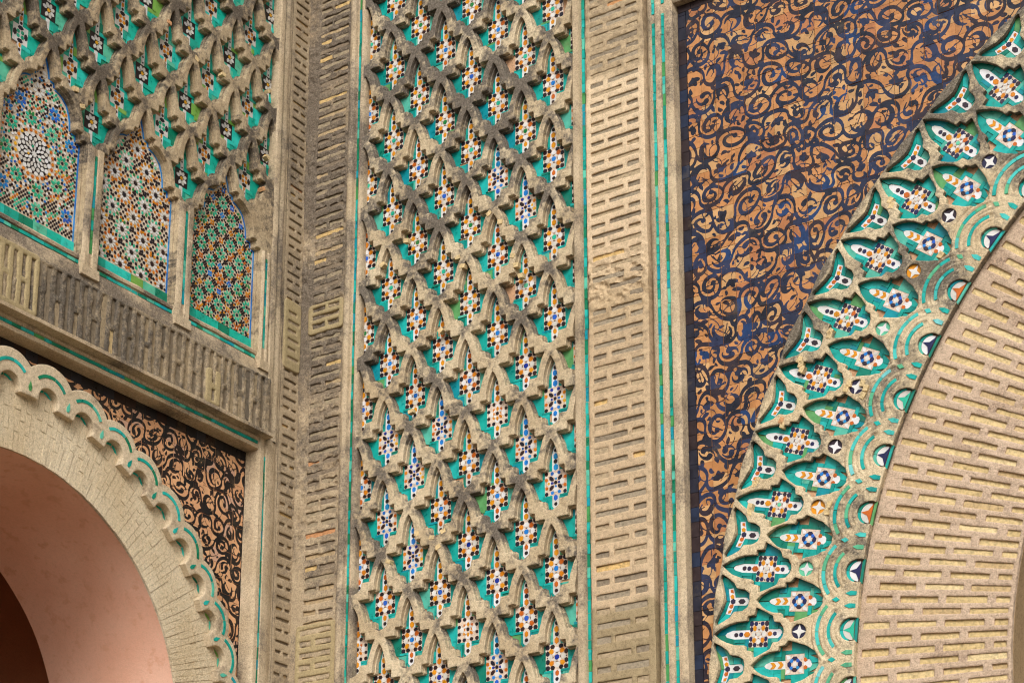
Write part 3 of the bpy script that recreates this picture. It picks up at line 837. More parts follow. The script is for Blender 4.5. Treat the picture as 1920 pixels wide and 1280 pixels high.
F2 = [[(0, 1)], [(0, .40), (.50, 1)]]
lerp = lambda z, a, b, za, zb: a + (b - a) * min(1, max(0, (z - za) / (zb - za)))
th = Thing('brick_pilaster', 'narrow sooty brick strip on the facade running up the inner corner', 'pilaster', 'F', (.17, 0, 3.3))
brick_strip(th, 'F', .012, .335, .102, .308, 3.3, 8.95, lambda z: lerp(z, .0665, .0545, 4.3, 6.2), lambda z: .42, F2, .022, .012, -.03, MORTAR_GREY, BRICK_GREY, 51, .0042,
            lambda px, pz, fv: np.clip(.15 + .55 * np.clip((pz - 4.6) / 2.2, 0, 1) + 1.5 * (fbm(px, pz, 5, 4, 77) - .5), 0, 1.0), None, 'r', .006, 0, lambda x, z: .55 * np.clip((z - 4.7) / .4, 0, 1) * (fbm(x, z, 3, 2, 5) * 1.6))
def lost_R(x, z): return 5.90 < z < 5.99 and x < 2.12
wear_R = lambda x, z: np.clip(1 - np.abs(z - 6.02) / .20, 0, 1) ** .6 + .35 * np.clip((z - 7.2) / .1, 0, 1)
th = Thing('brick_pilaster', 'broad raised brick strip between the lattice panel and the great spandrel', 'pilaster', 'F', (2.1, 0, 3.3))
R2 = [[(0, .66), (.755, 1)], [(0, .275), (.365, 1)]]
brick_strip(th, 'F', 1.926, 2.284, 1.957, 2.244, 3.3, 8.95, lambda z: lerp(z, .0735, .062, 4.3, 5.4) if z < 5.6 else lerp(z, .062, .0570, 5.6, 7.2), lambda z: .44, R2, .040, .011, -.03, MORTAR_ZONE, BRICK_R, 61, .0020, None, lost_R, 'lr', .005, 0, wear_R)
# tan cement pats on the corner strip
th = Thing('brick_pilaster', 'narrow brick strip on the bastion side running down into the inner corner', 'pilaster', 'L', (-.1, 0, 3.3))
brick_strip(th, 'L', -.172, -.004, -.142, -.030, 3.3, 8.95, lambda z: lerp(z, .0615, .0545, 4.4, 6.2), lambda z: .31, [[(0, 1)], [(0, .46), (.64, 1)]], .018, .014, -.02, MORTAR_GREY, BRICK_GREY, 71, .002,
            lambda px, pz, fv: np.clip(.06 + .25 * np.clip((pz - 5.0) / 2.2, 0, 1) + 1.3 * (fbm(px, pz, 5, 4, 78) - .5), 0, 1.0), None, 'l', .003)

def cement_pat(wall, x0, x1, z0, z1, d, label, slots):
    th = Thing('cement_patch', label, 'repair', wall, ((x0 + x1) / 2, d, z0))
    sh = Sheet(x0 - .02, x1 + .02, z0 - .02, z1 + .02, .004)
    r = .022
    qx = np.abs(sh.X - (x0 + x1) / 2) - (x1 - x0) / 2 + r; qz = np.abs(sh.Z - (z0 + z1) / 2) - (z1 - z0) / 2 + r
    sh.F = np.minimum(sh.F, -(np.hypot(np.maximum(qx, 0), np.maximum(qz, 0)) + np.minimum(np.maximum(qx, qz), 0) - r))
    for s in slots: sh.cut_rect(*s)
    th.add('render', sh.build('render', d, d - .03, None, .004, .008, .001, .003, int(z0 * 100), None, lambda a, b, c: a * 0)[0], PATCH)
cement_pat('L', -.165, -.02, 6.02, 6.44, .026, 'smooth tan cement patch on the bastion brick strip', [(-.13, -.06, 6.08 + .055 * i, 6.098 + .055 * i) if i % 2 else (-.13, -.035, 6.08 + .055 * i, 6.098 + .055 * i) for i in range(6)])
cement_pat('F', .08, .33, 6.24, 6.42, .030, 'smooth tan cement patch on the facade corner strip', [(.11, .20, 6.27, 6.30), (.22, .30, 6.27, 6.30), (.11, .30, 6.325, 6.35), (.11, .2, 6.375, 6.40), (.22, .3, 6.375, 6.40)])
cement_pat('F', .06, .345, 3.3, 4.53, .029, 'tan cement repair at the foot of the facade corner strip',
           [s for i in range(18) for s in ([(.085, .30, 3.35 + .066 * i, 3.382 + .066 * i)] if i % 2 else [(.085, .165, 3.35 + .066 * i, 3.382 + .066 * i), (.195, .30, 3.35 + .066 * i, 3.382 + .066 * i)])])

# ------------------------------------------------------------------ vertical mouldings with a line of glazed tile
tl_cache = {}
def tile_line(th, x, w, d, z0, z1, mat=TEALLINE, horiz=False):
    z = z0
    while z < z1:
        L = rng.choice((.045, .055, .065, .08)); L = min(L, z1 - z + .001)
        key = (round(w, 4), round(L, 4), mat.name, horiz)
        if key not in tl_cache:
            a, b = (L / 2 - .001, w / 2) if horiz else (w / 2, L / 2 - .001)
            me = prisms('tile', [([(-a, -b), (a, -b), (a, b), (-a, b)], -.01, .003, 0, .5)]); me.materials.append(mat); tl_cache[key] = me
        at = (z + L / 2, d, x + rng.uniform(-.0008, .0008)) if horiz else (x + rng.uniform(-.0012, .0012), d, z + L / 2)
        th.add('tile', tl_cache[key], None, at, rng.uniform(-.015, .015))
        z += L + .0012

Z0, Z1 = 3.3, 8.95
th = Thing('tile_moulding', 'stone moulding with one turquoise line between the corner strip and the lattice', 'moulding', 'F', (.41, 0, Z0))
th.add('stone_bead', profile_mesh('stone_bead', [(.336, -.03), (.336, .030), (.345, .040), (.362, .044), (.378, .036), (.384, .018), (.394, .014), (.396, .022), (.428, .024), (.432, .046), (.445, .058), (.457, .056), (.465, .046), (.468, -.01)], Z0, Z1, 'z', .05, .003, 3, .3), MOULD)
tile_line(th, .411, .017, .0245, Z0, Z1)
th = Thing('tile_moulding', 'stone moulding with one turquoise line between the lattice and the broad brick strip', 'moulding', 'F', (1.895, 0, Z0))
th.add('stone_bead', profile_mesh('stone_bead', [(1.862, -.01), (1.862, .056), (1.868, .061), (1.898, .060), (1.902, .050), (1.904, .026), (1.922, .024), (1.925, .012), (1.9255, -.03)], Z0, Z1, 'z', .05, .003, 5, .1), MOULD)
tile_line(th, 1.913, .0165, .0265, Z0, Z1)
th = Thing('tile_moulding', 'wide stone moulding with two turquoise lines framing the great spandrel', 'moulding', 'F', (2.37, 0, Z0))
th.add('stone_bead', profile_mesh('stone_bead', [(2.2845, -.02), (2.2845, -.005), (2.296, -.006), (2.300, .020), (2.310, .032), (2.324, .036), (2.328, .026), (2.346, .026), (2.350, .036), (2.366, .040), (2.380, .037), (2.384, .027), (2.402, .027), (2.406, .036), (2.425, .040), (2.442, .038), (2.450, .030), (2.452, -.04)], Z0, 8.95, 'z', .05, .003, 9, .05), MOULD)
tile_line(th, 2.337, .0155, .0275, Z0, 7.42); tile_line(th, 2.337, .0155, .0275, 7.475, 8.95)
tile_line(th, 2.393, .0155, .0285, Z0, 7.46); tile_line(th, 2.393, .0155, .0285, 7.52, 8.95)
th.add('head_frame', profile_mesh('head_frame', [(7.505, -.04), (7.505, .022), (7.520, .036), (7.56, .040), (7.60, .030), (7.61, .018), (7.66, .018), (7.9, .022)], 2.4525, 6.4, 'x', .06, .003, 12, .1), MOULD)

th = Thing('tile_moulding', 'bastion stone moulding with a turquoise line beside its narrow brick strip', 'moulding', 'L', (-.27, 0, Z0))
th.add('stone_bead', profile_mesh('stone_bead', [(-.330, -.01), (-.330, .055), (-.322, .061), (-.290, .059), (-.284, .046), (-.280, .026), (-.262, .026), (-.256, .040), (-.238, .046), (-.220, .040), (-.214, .022), (-.204, .010), (-.180, .008), (-.173, .012), (-.1725, -.02)], 5.535, Z1, 'z', .05, .003, 21, .15), MOULD)
tile_line(th, -.271, .0155, .0275, 5.92, Z1, TEALLINE)
th.add('stone_bead', profile_mesh('stone_bead', [(-.352, -.07), (-.349, .024), (-.340, .036), (-.314, .038), (-.310, .027), (-.294, .027), (-.290, .038), (-.262, .040), (-.225, .034), (-.212, .030), (-.205, .014), (-.180, .012), (-.173, .014), (-.1725, -.02)], Z0, 5.534, 'z', .05, .0025, 23, -.1), MOULD)
tile_line(th, -.302, .0145, .0285, Z0, 5.43, TEALLINE)

# ------------------------------------------------------------------ arabesque tile fields
def arabesque(x0, x1, z0, z1, p, seed, k=1.0):
    """running vine scrolls as strokes of (x, z, radius): waves, spirals with buds, fine hoops, then leaves in every gap"""
    r = random.Random(seed); S = []
    def warp(P):
        P = np.array(P, float); X, Z = P[:, 0].copy(), P[:, 1].copy()
        P[:, 0] += .62 * p * 2 * (fbm(X, Z, .9 / p * .45, 2, seed) - .5); P[:, 1] += .62 * p * 2 * (fbm(X, Z, .9 / p * .45, 2, seed + 9) - .5)
        return P
    def stroke(pts): S.append(warp(pts))
    R0 = p / 2; rowh = p * 1.06
    j = 0; z = z0 - rowh
    while z < z1 + rowh:
        x = x0 - p * 1.5 + (j % 2) * p * .5; i = 0
        while x < x1 + p:
            up = 1 if (i + j) % 2 == 0 else -1
            t = np.linspace(0, 1, 40); an = math.pi * (1 - t)
            w = k * p * (.050 + .050 * np.sin(math.pi * t))
            stroke(np.stack([x + R0 * np.cos(an), z + up * R0 * np.sin(an), w], -1))            # half wave of the vine
            u = r.random(); a0 = 0.0
            if u < .34:                                                                          # spiral branch
                t = np.linspace(0, 1, 70); turns = r.uniform(.85, 1.3) * 2 * math.pi
                an = 0 - up * turns * t; rr = R0 * (1 - .74 * t ** .8)
                w = k * p * (.050 + .055 * np.sin(math.pi * t ** .8) - .020 * t)
                stroke(np.stack([x + rr * np.cos(an), z + rr * np.sin(an), w], -1))
                stroke([(x + rr[-1] * math.cos(an[-1]), z + rr[-1] * math.sin(an[-1]), k * p * .115)])
            elif u < .62:                                                                        # thick and thin ring with an open mouth
                t = np.linspace(0, 1, 60); an = r.uniform(0, 6.28) + t * r.uniform(4.4, 5.7); rr = R0 * r.uniform(.50, .66)
                ox, oz = r.uniform(-.1, .1) * p, r.uniform(-.1, .1) * p
                stroke(np.stack([x + ox + rr * np.cos(an), z + oz + rr * np.sin(an) * 1.15, k * p * (.030 + .095 * np.sin(math.pi * t) ** 1.3)], -1))
                tt = np.linspace(0, 1, 24); q = r.uniform(0, 6.28)
                stroke(np.stack([x + R0 * tt * math.cos(q), z - up * R0 * tt * abs(math.sin(q)), np.full(24, k * p * .026)], -1))
            elif u < .84:                                                                        # two commas back to back
                q = r.uniform(0, 6.28)
                for sgn in (1, -1):
                    t = np.linspace(0, 1, 40); an = q + (0 if sgn > 0 else math.pi) + t * 2.5; rr = R0 * (.68 - .38 * t)
                    stroke(np.stack([x + rr * np.cos(an), z + rr * np.sin(an), k * p * (.025 + .11 * t ** 1.2)], -1))
            else:                                                                                # three-lobed palmette on a stalk
                q = -math.pi / 2 * up + r.uniform(-.5, .5)
                for dq, L in ((0, .46), (.95, .38), (-.95, .38)):
                    t = np.linspace(0, 1, 22); d = q + dq * (.3 + t)
                    stroke(np.stack([x + np.cumsum(np.cos(d)) * p * L / 22, z + up * R0 * .3 + np.cumsum(np.sin(d)) * p * L / 22, k * p * (.02 + .085 * np.sin(math.pi * t ** 1.5))], -1))
            # fine hoop crossing the vine, and a rod
            cx, cz = x + R0, z + up * R0 * r.uniform(.3, .8); hr = p * r.uniform(.36, .52); a0 = r.uniform(0, 6.28)
            an = a0 + np.linspace(0, r.uniform(3.2, 5.6), 50); stroke(np.stack([cx + hr * np.cos(an), cz + hr * np.sin(an), np.full(50, k * p * .024)], -1))
            a0 = r.uniform(0, 6.28); tt = np.linspace(-1, 1, 30)
            if r.random() < .5: stroke(np.stack([x + R0 * .8 * tt * math.cos(a0), z + R0 * .8 * tt * math.sin(a0), np.full(30, k * p * .024)], -1))
            # flaring leaf off the crest
            la = math.pi / 2 * up + r.uniform(-.6, .6); lx, lz = x + R0 * math.cos(la), z + R0 * math.sin(la); L = p * r.uniform(.30, .42); cv = r.choice((-1, 1)) * r.uniform(.9, 1.5)
            t = np.linspace(0, 1, 24); dirs = la + cv * t
            stroke(np.stack([lx + np.cumsum(np.cos(dirs)) * L / 24, lz + np.cumsum(np.sin(dirs)) * L / 24, k * p * (.022 + .075 * np.sin(math.pi * t ** 1.3))], -1))
            x += p; i += 1
        z += rowh; j += 1
    return S
def fill_leaves(xs, zs, F, p, seed, k=1.0):
    """commas and buds dropped into whatever ground is still empty"""
    r = random.Random(seed); X, Z = np.meshgrid(xs, zs)
    step = xs[1] - xs[0]
    for n in range(int((xs[-1] - xs[0]) * (zs[-1] - zs[0]) / (p * p) * 26)):
        i, jj = r.randrange(len(xs)), r.randrange(len(zs))
        f = -F[jj, i]
        if f < p * .085: continue
        x, z = xs[i], zs[jj]; w = min(f * .62, p * .085); L = min(f * 2.2, p * .30)
        a = r.uniform(0, 6.28); cv = r.choice((-1, 1)) * r.uniform(.8, 2.0); t = np.linspace(-.5, .5, 14); d = a + cv * t
        px = x + np.cumsum(np.cos(d)) * L / 14 - np.cos(a) * L / 2; pz = z + np.cumsum(np.sin(d)) * L / 14 - np.sin(a) * L / 2
        for qx, qz, tt in zip(px, pz, t):
            ww = w * (.25 + .75 * math.sin(math.pi * (tt + .5) ** .7)) if tt > -.5 else w * .2
            i0, i1 = np.searchsorted(xs, [qx - ww - .03, qx + ww + .03]); j0, j1 = np.searchsorted(zs, [qz - ww - .03, qz + ww + .03])
            if i1 <= i0 or j1 <= j0: continue
            sl = (slice(j0, j1), slice(i0, i1)); F[sl] = np.maximum(F[sl], ww - np.hypot(X[sl] - qx, Z[sl] - qz))
    return F
def stroke_field(xs, zs, S):
    X, Z = np.meshgrid(xs, zs); F = np.full(X.shape, -.03)
    for st in S:
        # densify
        for a in range(max(1, len(st) - 1)):
            if len(st) > 1:
                p, q = st[a], st[a + 1]; n = max(1, int(math.hypot(q[0] - p[0], q[1] - p[1]) / .004))
            else: p = q = st[0]; n = 1
            for i in range(n):
                x, z, w = p + (q - p) * (i / n)
                i0, i1 = np.searchsorted(xs, [x - w - .03, x + w + .03]); j0, j1 = np.searchsorted(zs, [z - w - .03, z + w + .03])
                if i1 <= i0 or j1 <= j0: continue
                sl = (slice(j0, j1), slice(i0, i1))
                F[sl] = np.maximum(F[sl], w - np.hypot(X[sl] - x, Z[sl] - z))
    return F

def tile_field(th, wall, x0, z0, nx, nz, tw, tz, sub, d, keep, mats, S, seed, limit=300, p=.15, k=1.0):
    xs = x0 + np.arange(nx * sub + 1) * tw / sub; zs = z0 + np.arange(nz * sub + 1) * tz / sub
    F = fill_leaves(xs, zs, stroke_field(xs, zs, S), p, seed, k)
    F = np.where(np.abs(F) < 1e-5, 1e-5, F)
    pa, _ = march(F); pb, _ = march(-F)
    def lab(p):
        ax, az, _ = march_coords(F, xs, zs, p[:, 0]); bx, bz, _ = march_coords(F, xs, zs, p[:, 2])
        i = np.clip(((ax + bx) / 2 - x0) // tw, 0, nx - 1).astype(int); j = np.clip(((az + bz) / 2 - z0) // tz, 0, nz - 1).astype(int)
        return j * nx + i
    arr = []     # (k, polys, labels, mat)
    for mi, ps in ((0, pb), (1, pa)):
        for k in (3, 4, 5):
            if len(ps[k]): 
                l = lab(ps[k]); o = np.argsort(l, kind='stable'); arr.append((k, ps[k][o], l[o], mi))
    r = random.Random(seed); tiles = []
    for j in range(nz):
        for i in range(nx):
            cx, cz = x0 + (i + .5) * tw, z0 + (j + .5) * tz
            if keep(cx, cz):
                v, dist = in_view(wall, cx, d, cz)
                tiles.append((not v, dist, j * nx + i, cx, cz))
    tiles.sort(); rest = []
    for n_, (hid, dist, l, cx, cz) in enumerate(tiles):
        gs = []; ids = []
        for k, p, lb, mi in arr:
            a, b = np.searchsorted(lb, [l, l + 1])
            if b > a: gs.append((p[a:b], mi)); ids.append(p[a:b].ravel())
        used, inv = np.unique(np.concatenate(ids), return_inverse=True)
        px, pz, _ = march_coords(F, xs, zs, used)
        ax, az = r.gauss(0, .010), r.gauss(0, .010); dd = d + r.gauss(0, .0007)
        sx = .978 if tw > .05 else .96
        jx, jz = r.uniform(-.0006, .0006), r.uniform(-.0006, .0006)
        y = -(dd + ax * (px - cx) + az * (pz - cz))
        V = np.stack([cx + (px - cx) * sx + jx, y, cz + (pz - cz) * sx + jz], -1)
        o = 0; g2 = []; rn = []; ra, rb = r.random(), r.random()
        for p, mi in gs:
            g2.append((inv[o:o + p.size].reshape(p.shape), mi)); o += p.size; rn += [rb if mi else ra] * len(p)
        # rim
        nv = len(V); hw, hz = tw * sx / 2, tz * sx / 2
        c4 = np.array([(cx + jx - hw, cz + jz - hz), (cx + jx + hw, cz + jz - hz), (cx + jx + hw, cz + jz + hz), (cx + jx - hw, cz + jz + hz)])
        yt = -(dd - .0004 + ax * (c4[:, 0] - cx) + az * (c4[:, 1] - cz))
        V = np.concatenate([V, np.stack([c4[:, 0], yt, c4[:, 1]], -1), np.stack([c4[:, 0], np.full(4, -(d - .012)), c4[:, 1]], -1)])
        rim = np.array([[nv + (i + 1) % 4, nv + i, nv + 4 + i, nv + 4 + (i + 1) % 4] for i in range(4)]); g2.append((rim, 0)); rn += [ra] * 4
        if n_ < limit:
            th.add('tile', mesh_np('tile', V, g2, False, fattrs={'rnd': rn}), mats)
        else: rest.append((V, g2, rn))
    if rest:
        off = 0; Vs = []; gs = []; rn = []
        for V, g2, rr in rest:
            Vs.append(V)
            for f, mi in g2: gs.append((f + off, mi))
            rn += rr; off += len(V)
        th.add('tiles', mesh_np('tiles', np.concatenate(Vs), gs, False, fattrs={'rnd': rn}), mats, kind='stuff')

th = Thing('spandrel_panel', 'great spandrel of terracotta tiles with dark blue scrolling arabesques', 'panel', 'F', (3.2, 0, 3.4))
tw, tz = .0785, .0735
nx_, nz_ = 40, 56
SX0, SZ0 = 2.502, 7.462 - nz_ * tz
keepF = lambda x, z: math.hypot(x - AC[0], z - AC[1]) > R_OUT - .075
tile_field(th, 'F', SX0, SZ0, nx_, nz_, tw, tz, 16, -.020, keepF, [TERRA, INK], arabesque(SX0, SX0 + nx_ * tw, SZ0, 7.462, .120, 5, 1.0), 4, p=.120)
th.add('backing', arch_plate('backing', AC, R_OUT - .10, (2.4525, 10.3, 2.2, 7.504), -.0275, -.0445, 200, 60), GROUT_DK)
def border_tiles(th, pts, w, mat, d, horiz):
    a, b, c = pts; p = a; i = 0
    while p < b - .01:
        L = min(.0735 * rng.uniform(.94, 1.06), b - p)
        me = prisms('border_tile', [([(-L / 2 + .001, -w / 2), (L / 2 - .001, -w / 2), (L / 2 - .001, w / 2), (-L / 2 + .001, w / 2)] if horiz else [(-w / 2, -L / 2 + .001), (w / 2, -L / 2 + .001), (w / 2, L / 2 - .001), (-w / 2, L / 2 - .001)], -.012, .0, 0, .5)])
        th.add('border_tile', me, mat, (p + L / 2, d, c) if horiz else (c, d, p + L / 2), 0, tilt=(rng.uniform(-.012, .012), rng.uniform(-.012, .012)))
        p += L
border_tiles(th, (3.35, 7.46, 2.4785), .044, INKTILE_F, -.019, False)
border_tiles(th, (2.457, 5.6, 7.4825), .040, INKTILE_F, -.019, True)

th = Thing('spandrel_panel', 'small spandrel of pale tiles with black arabesques above the scalloped arch', 'panel', 'L', (-1.0, -.06, 3.4))
tl = .0785; LX0 = -.356 - 24 * tl; LZ0 = 5.405 - 27 * tl
keepL = lambda x, z: math.hypot(x - LC[0], z - LC[1]) > 1.50
tile_field(th, 'L', LX0, LZ0, 24, 27, tl, tl, 16, -.060, keepL, [TERRA_L, INK_L], arabesque(LX0, -.356, LZ0, 5.405, .106, 12, 1.0), 8, p=.106)
th.add('backing', arch_plate('backing', LC, 1.47, (-4.9, -.318, 2.95, 5.458), -.067, -.0815, 200, -20), GROUT)
border_tiles(th, (LX0 - .3, -.356, 5.432), .052, INKTILE, -.0585, True)
border_tiles(th, (3.35, 5.458, -.3375), .034, INKTILE, -.0585, False)

# ------------------------------------------------------------------ band of the great arch (polar lattice)
RREF = 3.6
def polar(a, r): return AC[0] + r * np.cos(a / RREF), AC[1] + r * np.sin(a / RREF)
STEP = 4.915
ANG_A = [168.02 + STEP * k for k in range(-14, 5)]
A_OUT = [(0, 0), (.02, -.028), (.038, -.065), (.051, -.11), (.055, -.165), (.077, -.165), (.083, -.198), (.116, -.205), (.097, -.250), (.078, -.288), (.048, -.300), (.044, -.330), (.02, -.347), (0, -.351)]
B_OUT = [(0, 0), (.02, -.022), (.04, -.053), (.054, -.09), (.057, -.135), (.078, -.138), (.082, -.165), (.103, -.180), (.088, -.230), (.076, -.268), (.050, -.308), (.02, -.325), (0, -.328)]
FLY = [(0, 3.803), (.03, 3.808), (.07, 3.822), (.105, 3.836), (.118, 3.832), (.102, 3.800), (.082, 3.768), (.053, 3.747), (.049, 3.705), (.032, 3.680), (0, 3.674)]
a_lo, a_hi = rad(98) * RREF, rad(191) * RREF
sh = Sheet(a_lo, a_hi, R_BRICK + .003, 3.895, .0048)
AA_, RR_ = sh.X, sh.Z
ph = (AA_ / RREF - rad(168.02)) / rad(STEP) * 2 * math.pi
sh.F = np.minimum(sh.F, R_OUT - .006 - .005 * np.cos(ph) - RR_)
sh.F = np.minimum(sh.F, RR_ - (R_BRICK + .006))
pl = lambda pts, ang, r0, rc: [(rad(ang) * RREF - x * RREF / rc, r0 + z) for x, z in pts]
for a in ANG_A:
    if a < 99 or a > 190.5: continue
    sh.cut(wobble(pl(sym(A_OUT), a, 3.836, 3.62), .02, .0008), .0030)
    h = a - STEP / 2
    sh.cut(wobble(pl(sym(B_OUT), h, 3.636, 3.43), .02, .0008), .0035)
    sh.cut(wobble([(rad(h) * RREF - x * RREF / 3.75, r) for x, r in sym(FLY)], .02, .0008), .003)
    sh.cut_disc(rad(a) * RREF, 3.409, .037)
    sh.cut_disc(rad(a) * RREF, 3.150, .062)
def ring_relief(px, pz):
    k = np.round((np.degrees(px / RREF) - 168.02) / STEP); ca = np.radians(168.02 + STEP * k)
    tx = (px / RREF - ca) * 3.2; tz_ = pz - 3.150
    dist = np.hypot(tx, tz_); an = np.degrees(np.arctan2(tz_, np.abs(tx)))
    on = np.clip((an - 34) / 8, 0, 1) * np.clip((.205 - dist) / .01, 0, 1)
    g = np.exp(-((dist - .170) / .0125) ** 4) + np.exp(-((dist - .113) / .0120) ** 4) + np.exp(-((dist - .141) / .005) ** 2) * .5 + np.exp(-((dist - .084) / .005) ** 2) * .5
    edge = np.exp(-((dist - .200) / .006) ** 2) * np.clip((an - 20) / 8, 0, 1)
    return -.0075 * g * on - .008 * edge
th = Thing('arch_band', 'carved ornamental band of the great arch set with turquoise star mosaics', 'arch', 'F', (3.3, 0, 3.3))
ga = lambda px, pz, fv: np.clip(.16 + .55 * np.clip((polar(px, pz)[1] - 4.4) / 2.2, -.4, 1) + 1.5 * (fbm(px, pz, 4, 3, 91) - .5) + .5 * np.clip((pz - 3.8) / .06, 0, 1) + .7 * (fbm(px, pz, 25, 3, 95) - .5), 0, 1.05)
secs = sh.build('tracery', .030, -.03, polar, .0022, .005, .0020, .0013, 81, lambda cx, cz: np.floor((np.degrees(cx / RREF) - 168.02) / STEP + .5).astype(int), ga, 30, .003, None, 1.0, .004, ring_relief)
for l, me in secs.items(): th.add('tracery', me, BAND)
# backing plate, polar
aa = np.linspace(rad(98), rad(191), 110)
V = np.array([(AC[0] + r * math.cos(a), .0105, AC[1] + r * math.sin(a)) for a in aa for r in (R_BRICK + .012, R_OUT - .03)])
q = np.array([[2 * i, 2 * i + 1, 2 * i + 3, 2 * i + 2] for i in range(len(aa) - 1)])
th.add('backing', mesh_np('backing', V, [(q, 0)], False), GROUT)
DT = -.006
mA = [med_mesh('medallion', 'navystar', .062, .047, .021, .172, .118, 0), med_mesh('medallion', 'navystar', .062, .047, .021, .172, .118, 5), med_mesh('medallion', 'navystar', .062, .047, .021, .172, .118, 0)]
tA = tile_meshes('glazed_tile', teal_set(.062, .047, .021, .172, .112, .124, .018, -.030, .0185, .216, .136, .028), TEAL)
mB = med_mesh('medallion', 'bluering', .047, .047, .019, .152, .085)
tB = tile_meshes('glazed_tile', teal_set(.047, .047, .019, .152, .082, .112, .016, -.034, .0195, .206, .126, .034), TEAL)
# half medallions under the rim
def fly_mesh():
    it = []; P = lambda p, mi: it.append((p, .004, .0058, mi, rnd()))
    it.append(([(-.019, .006), (-.019, -.052), (-.008, -.064), (.008, -.064), (.019, -.052), (.019, .006)], -.004, .004, 0, rnd()))
    for s in (1, -1):
        W = lambda pts: [(s * x, z) for x, z in pts]
        it.append((W([(-.002, .004), (.016, .0065), (.064, .022), (.060, .048), (-.002, .032)]), -.004, .0038, 0, rnd()))
        P(W([(.014, .012), (.029, .014), (.034, .024), (.026, .034), (.014, .028)]), 2)
        P(W([(.040, .018), (.056, .024), (.056, .036), (.044, .034)]), 6)
    P(ngon(0, .016, .0135, 6, 0), 4); P(lozenge(0, -.030, .019, .0115, math.pi / 2), 4)
    me = prisms('medallion', it)
    for m in MEDM: me.materials.append(m)
    return me
mFl = fly_mesh()
tFl_p = []
for s in (1, -1):
    W = lambda pts: [(s * x, z) for x, z in pts]
    tFl_p += [W([(.0655, .020), (.104, .048), (.120, .080), (.100, .083), (.0615, .0485)]), W([(.0012, .0335), (.0598, .0495), (.098, .083), (.060, .068), (.030, .056), (.0012, .050)]),
              W([(.0205, .0058), (.063, .020), (.098, .040), (.082, .014), (.055, -.008), (.0205, -.014)]), W([(.0205, -.0152), (.056, -.0095), (.048, -.052), (.0205, -.052)]), W([(.0205, -.0532), (.046, -.0532), (.026, -.076), (.0012, -.080), (.0012, -.0652), (.008, -.0652)])]
tFl = tile_meshes('glazed_tile', tFl_p, TEAL)
# roundel: coloured disc with a white four-pointed star
def roundel(mi):
    me = prisms('roundel', [(ngon(0, 0, .038, 20), -.006, .0, mi, rnd()), (star(0, 0, .035, 4, .38, math.pi / 4 * 0), .0, .0018, 0, rnd())])
    for m in MEDM: me.materials.append(m)
    return me
TEALSLOT = TEALARC
rd = []
for mi in (4, 2, 5, 4): rd.append(roundel(mi))
# arcs, darts, half roundels round the point (r=3.150)
def arc_poly(R, w, t0, t1, n=5):
    a = np.linspace(t0, t1, n); return [(R * math.cos(t), R * math.sin(t)) for t in a] + [((R - w) * math.cos(t), (R - w) * math.sin(t)) for t in a[::-1]]
def one(name, poly, mat, d0=-.006, d1=.0025):
    me = prisms(name, [(poly, d0, d1, 0, .5)]); me.materials.append(mat); return me
arcs = []
for R, w, cuts in ((.178, .0165, (48, 66, 92, 114, 132)), (.121, .0155, (46, 74, 110, 134))):
    for t0, t1 in zip(cuts[:-1], cuts[1:]): arcs.append(one('arc_tile', arc_poly(R, w, rad(t0) + .008, rad(t1) - .008), TEALARC))
half_l = one('rim_tile', arc_poly(.062, .014, rad(22), rad(90) - .02, 6), TEAL, -.006, .002)
half_r = one('rim_tile', arc_poly(.062, .014, rad(90) + .02, rad(158), 6), TEAL, -.006, .002)
half_b = one('rim_tile', [(-.056, -.022), (.056, -.022), (.056, -.010), (-.056, -.010)], TEAL, -.006, .002)
def half_star(mi):
    it = [([(x, z) for x, z in ngon(0, 0, .047, 24) if z > -.009] + [], -.006, .0, 0, rnd()), ([(0, .046), (.012, .014), (.045, -.006), (-.045, -.006), (-.012, .014)], .0, .0018, mi, rnd())]
    me = prisms('half_star', it)
    for m in MEDM: me.materials.append(m)
    return me
hs = [half_star(i) for i in (4, 2, 4, 5)]
dart = one('dart_tile', [(0, .028), (.011, .004), (.009, -.026), (-.009, -.026), (-.011, .004)], TEALARC)
diam = one('diamond_tile', [(0, .021), (.012, 0), (0, -.018), (-.012, 0)], TEALARC)
for i, a in enumerate(ANG_A):
    if a < 101 or a > 190: continue
    def put(me_, name, ang, r, d, rot2=0, ox=0, parent=None):
        x, z = AC[0] + r * math.cos(rad(ang)), AC[1] + r * math.sin(rad(ang))
        return th.add(name, me_, None, (x, d, z), math.pi / 2 - rad(ang) + rot2)
    for me_, tl_, ang, r in ((mA[i % 3], tA, a, 3.622), (mB, tB, a - STEP / 2, 3.432), (mFl, tFl, a - STEP / 2, 3.755)):
        o = put(me_, 'medallion', ang, r, DT)
        for t_ in tl_: th.add('glazed_tile', t_, None, (0, rng.uniform(-.001, .0012), 0), 0, o, tilt=(rng.uniform(-.03, .03), rng.uniform(-.03, .03)))
    put(rd[i % 4], 'roundel', a, 3.409, .017)
    for m_ in arcs: put(m_, 'arc_tile', a, 3.150, .0235)
    for m_ in (half_l, half_r, half_b): put(m_, 'rim_tile', a, 3.150, .012)
    put(hs[i % 4], 'half_star', a, 3.150, .012)
    for da in (-.52, .52): put(dart, 'dart_tile', a - STEP / 2 + da, 3.166, .030)
    put(diam, 'diamond_tile', a - STEP / 2, 3.236, .030)
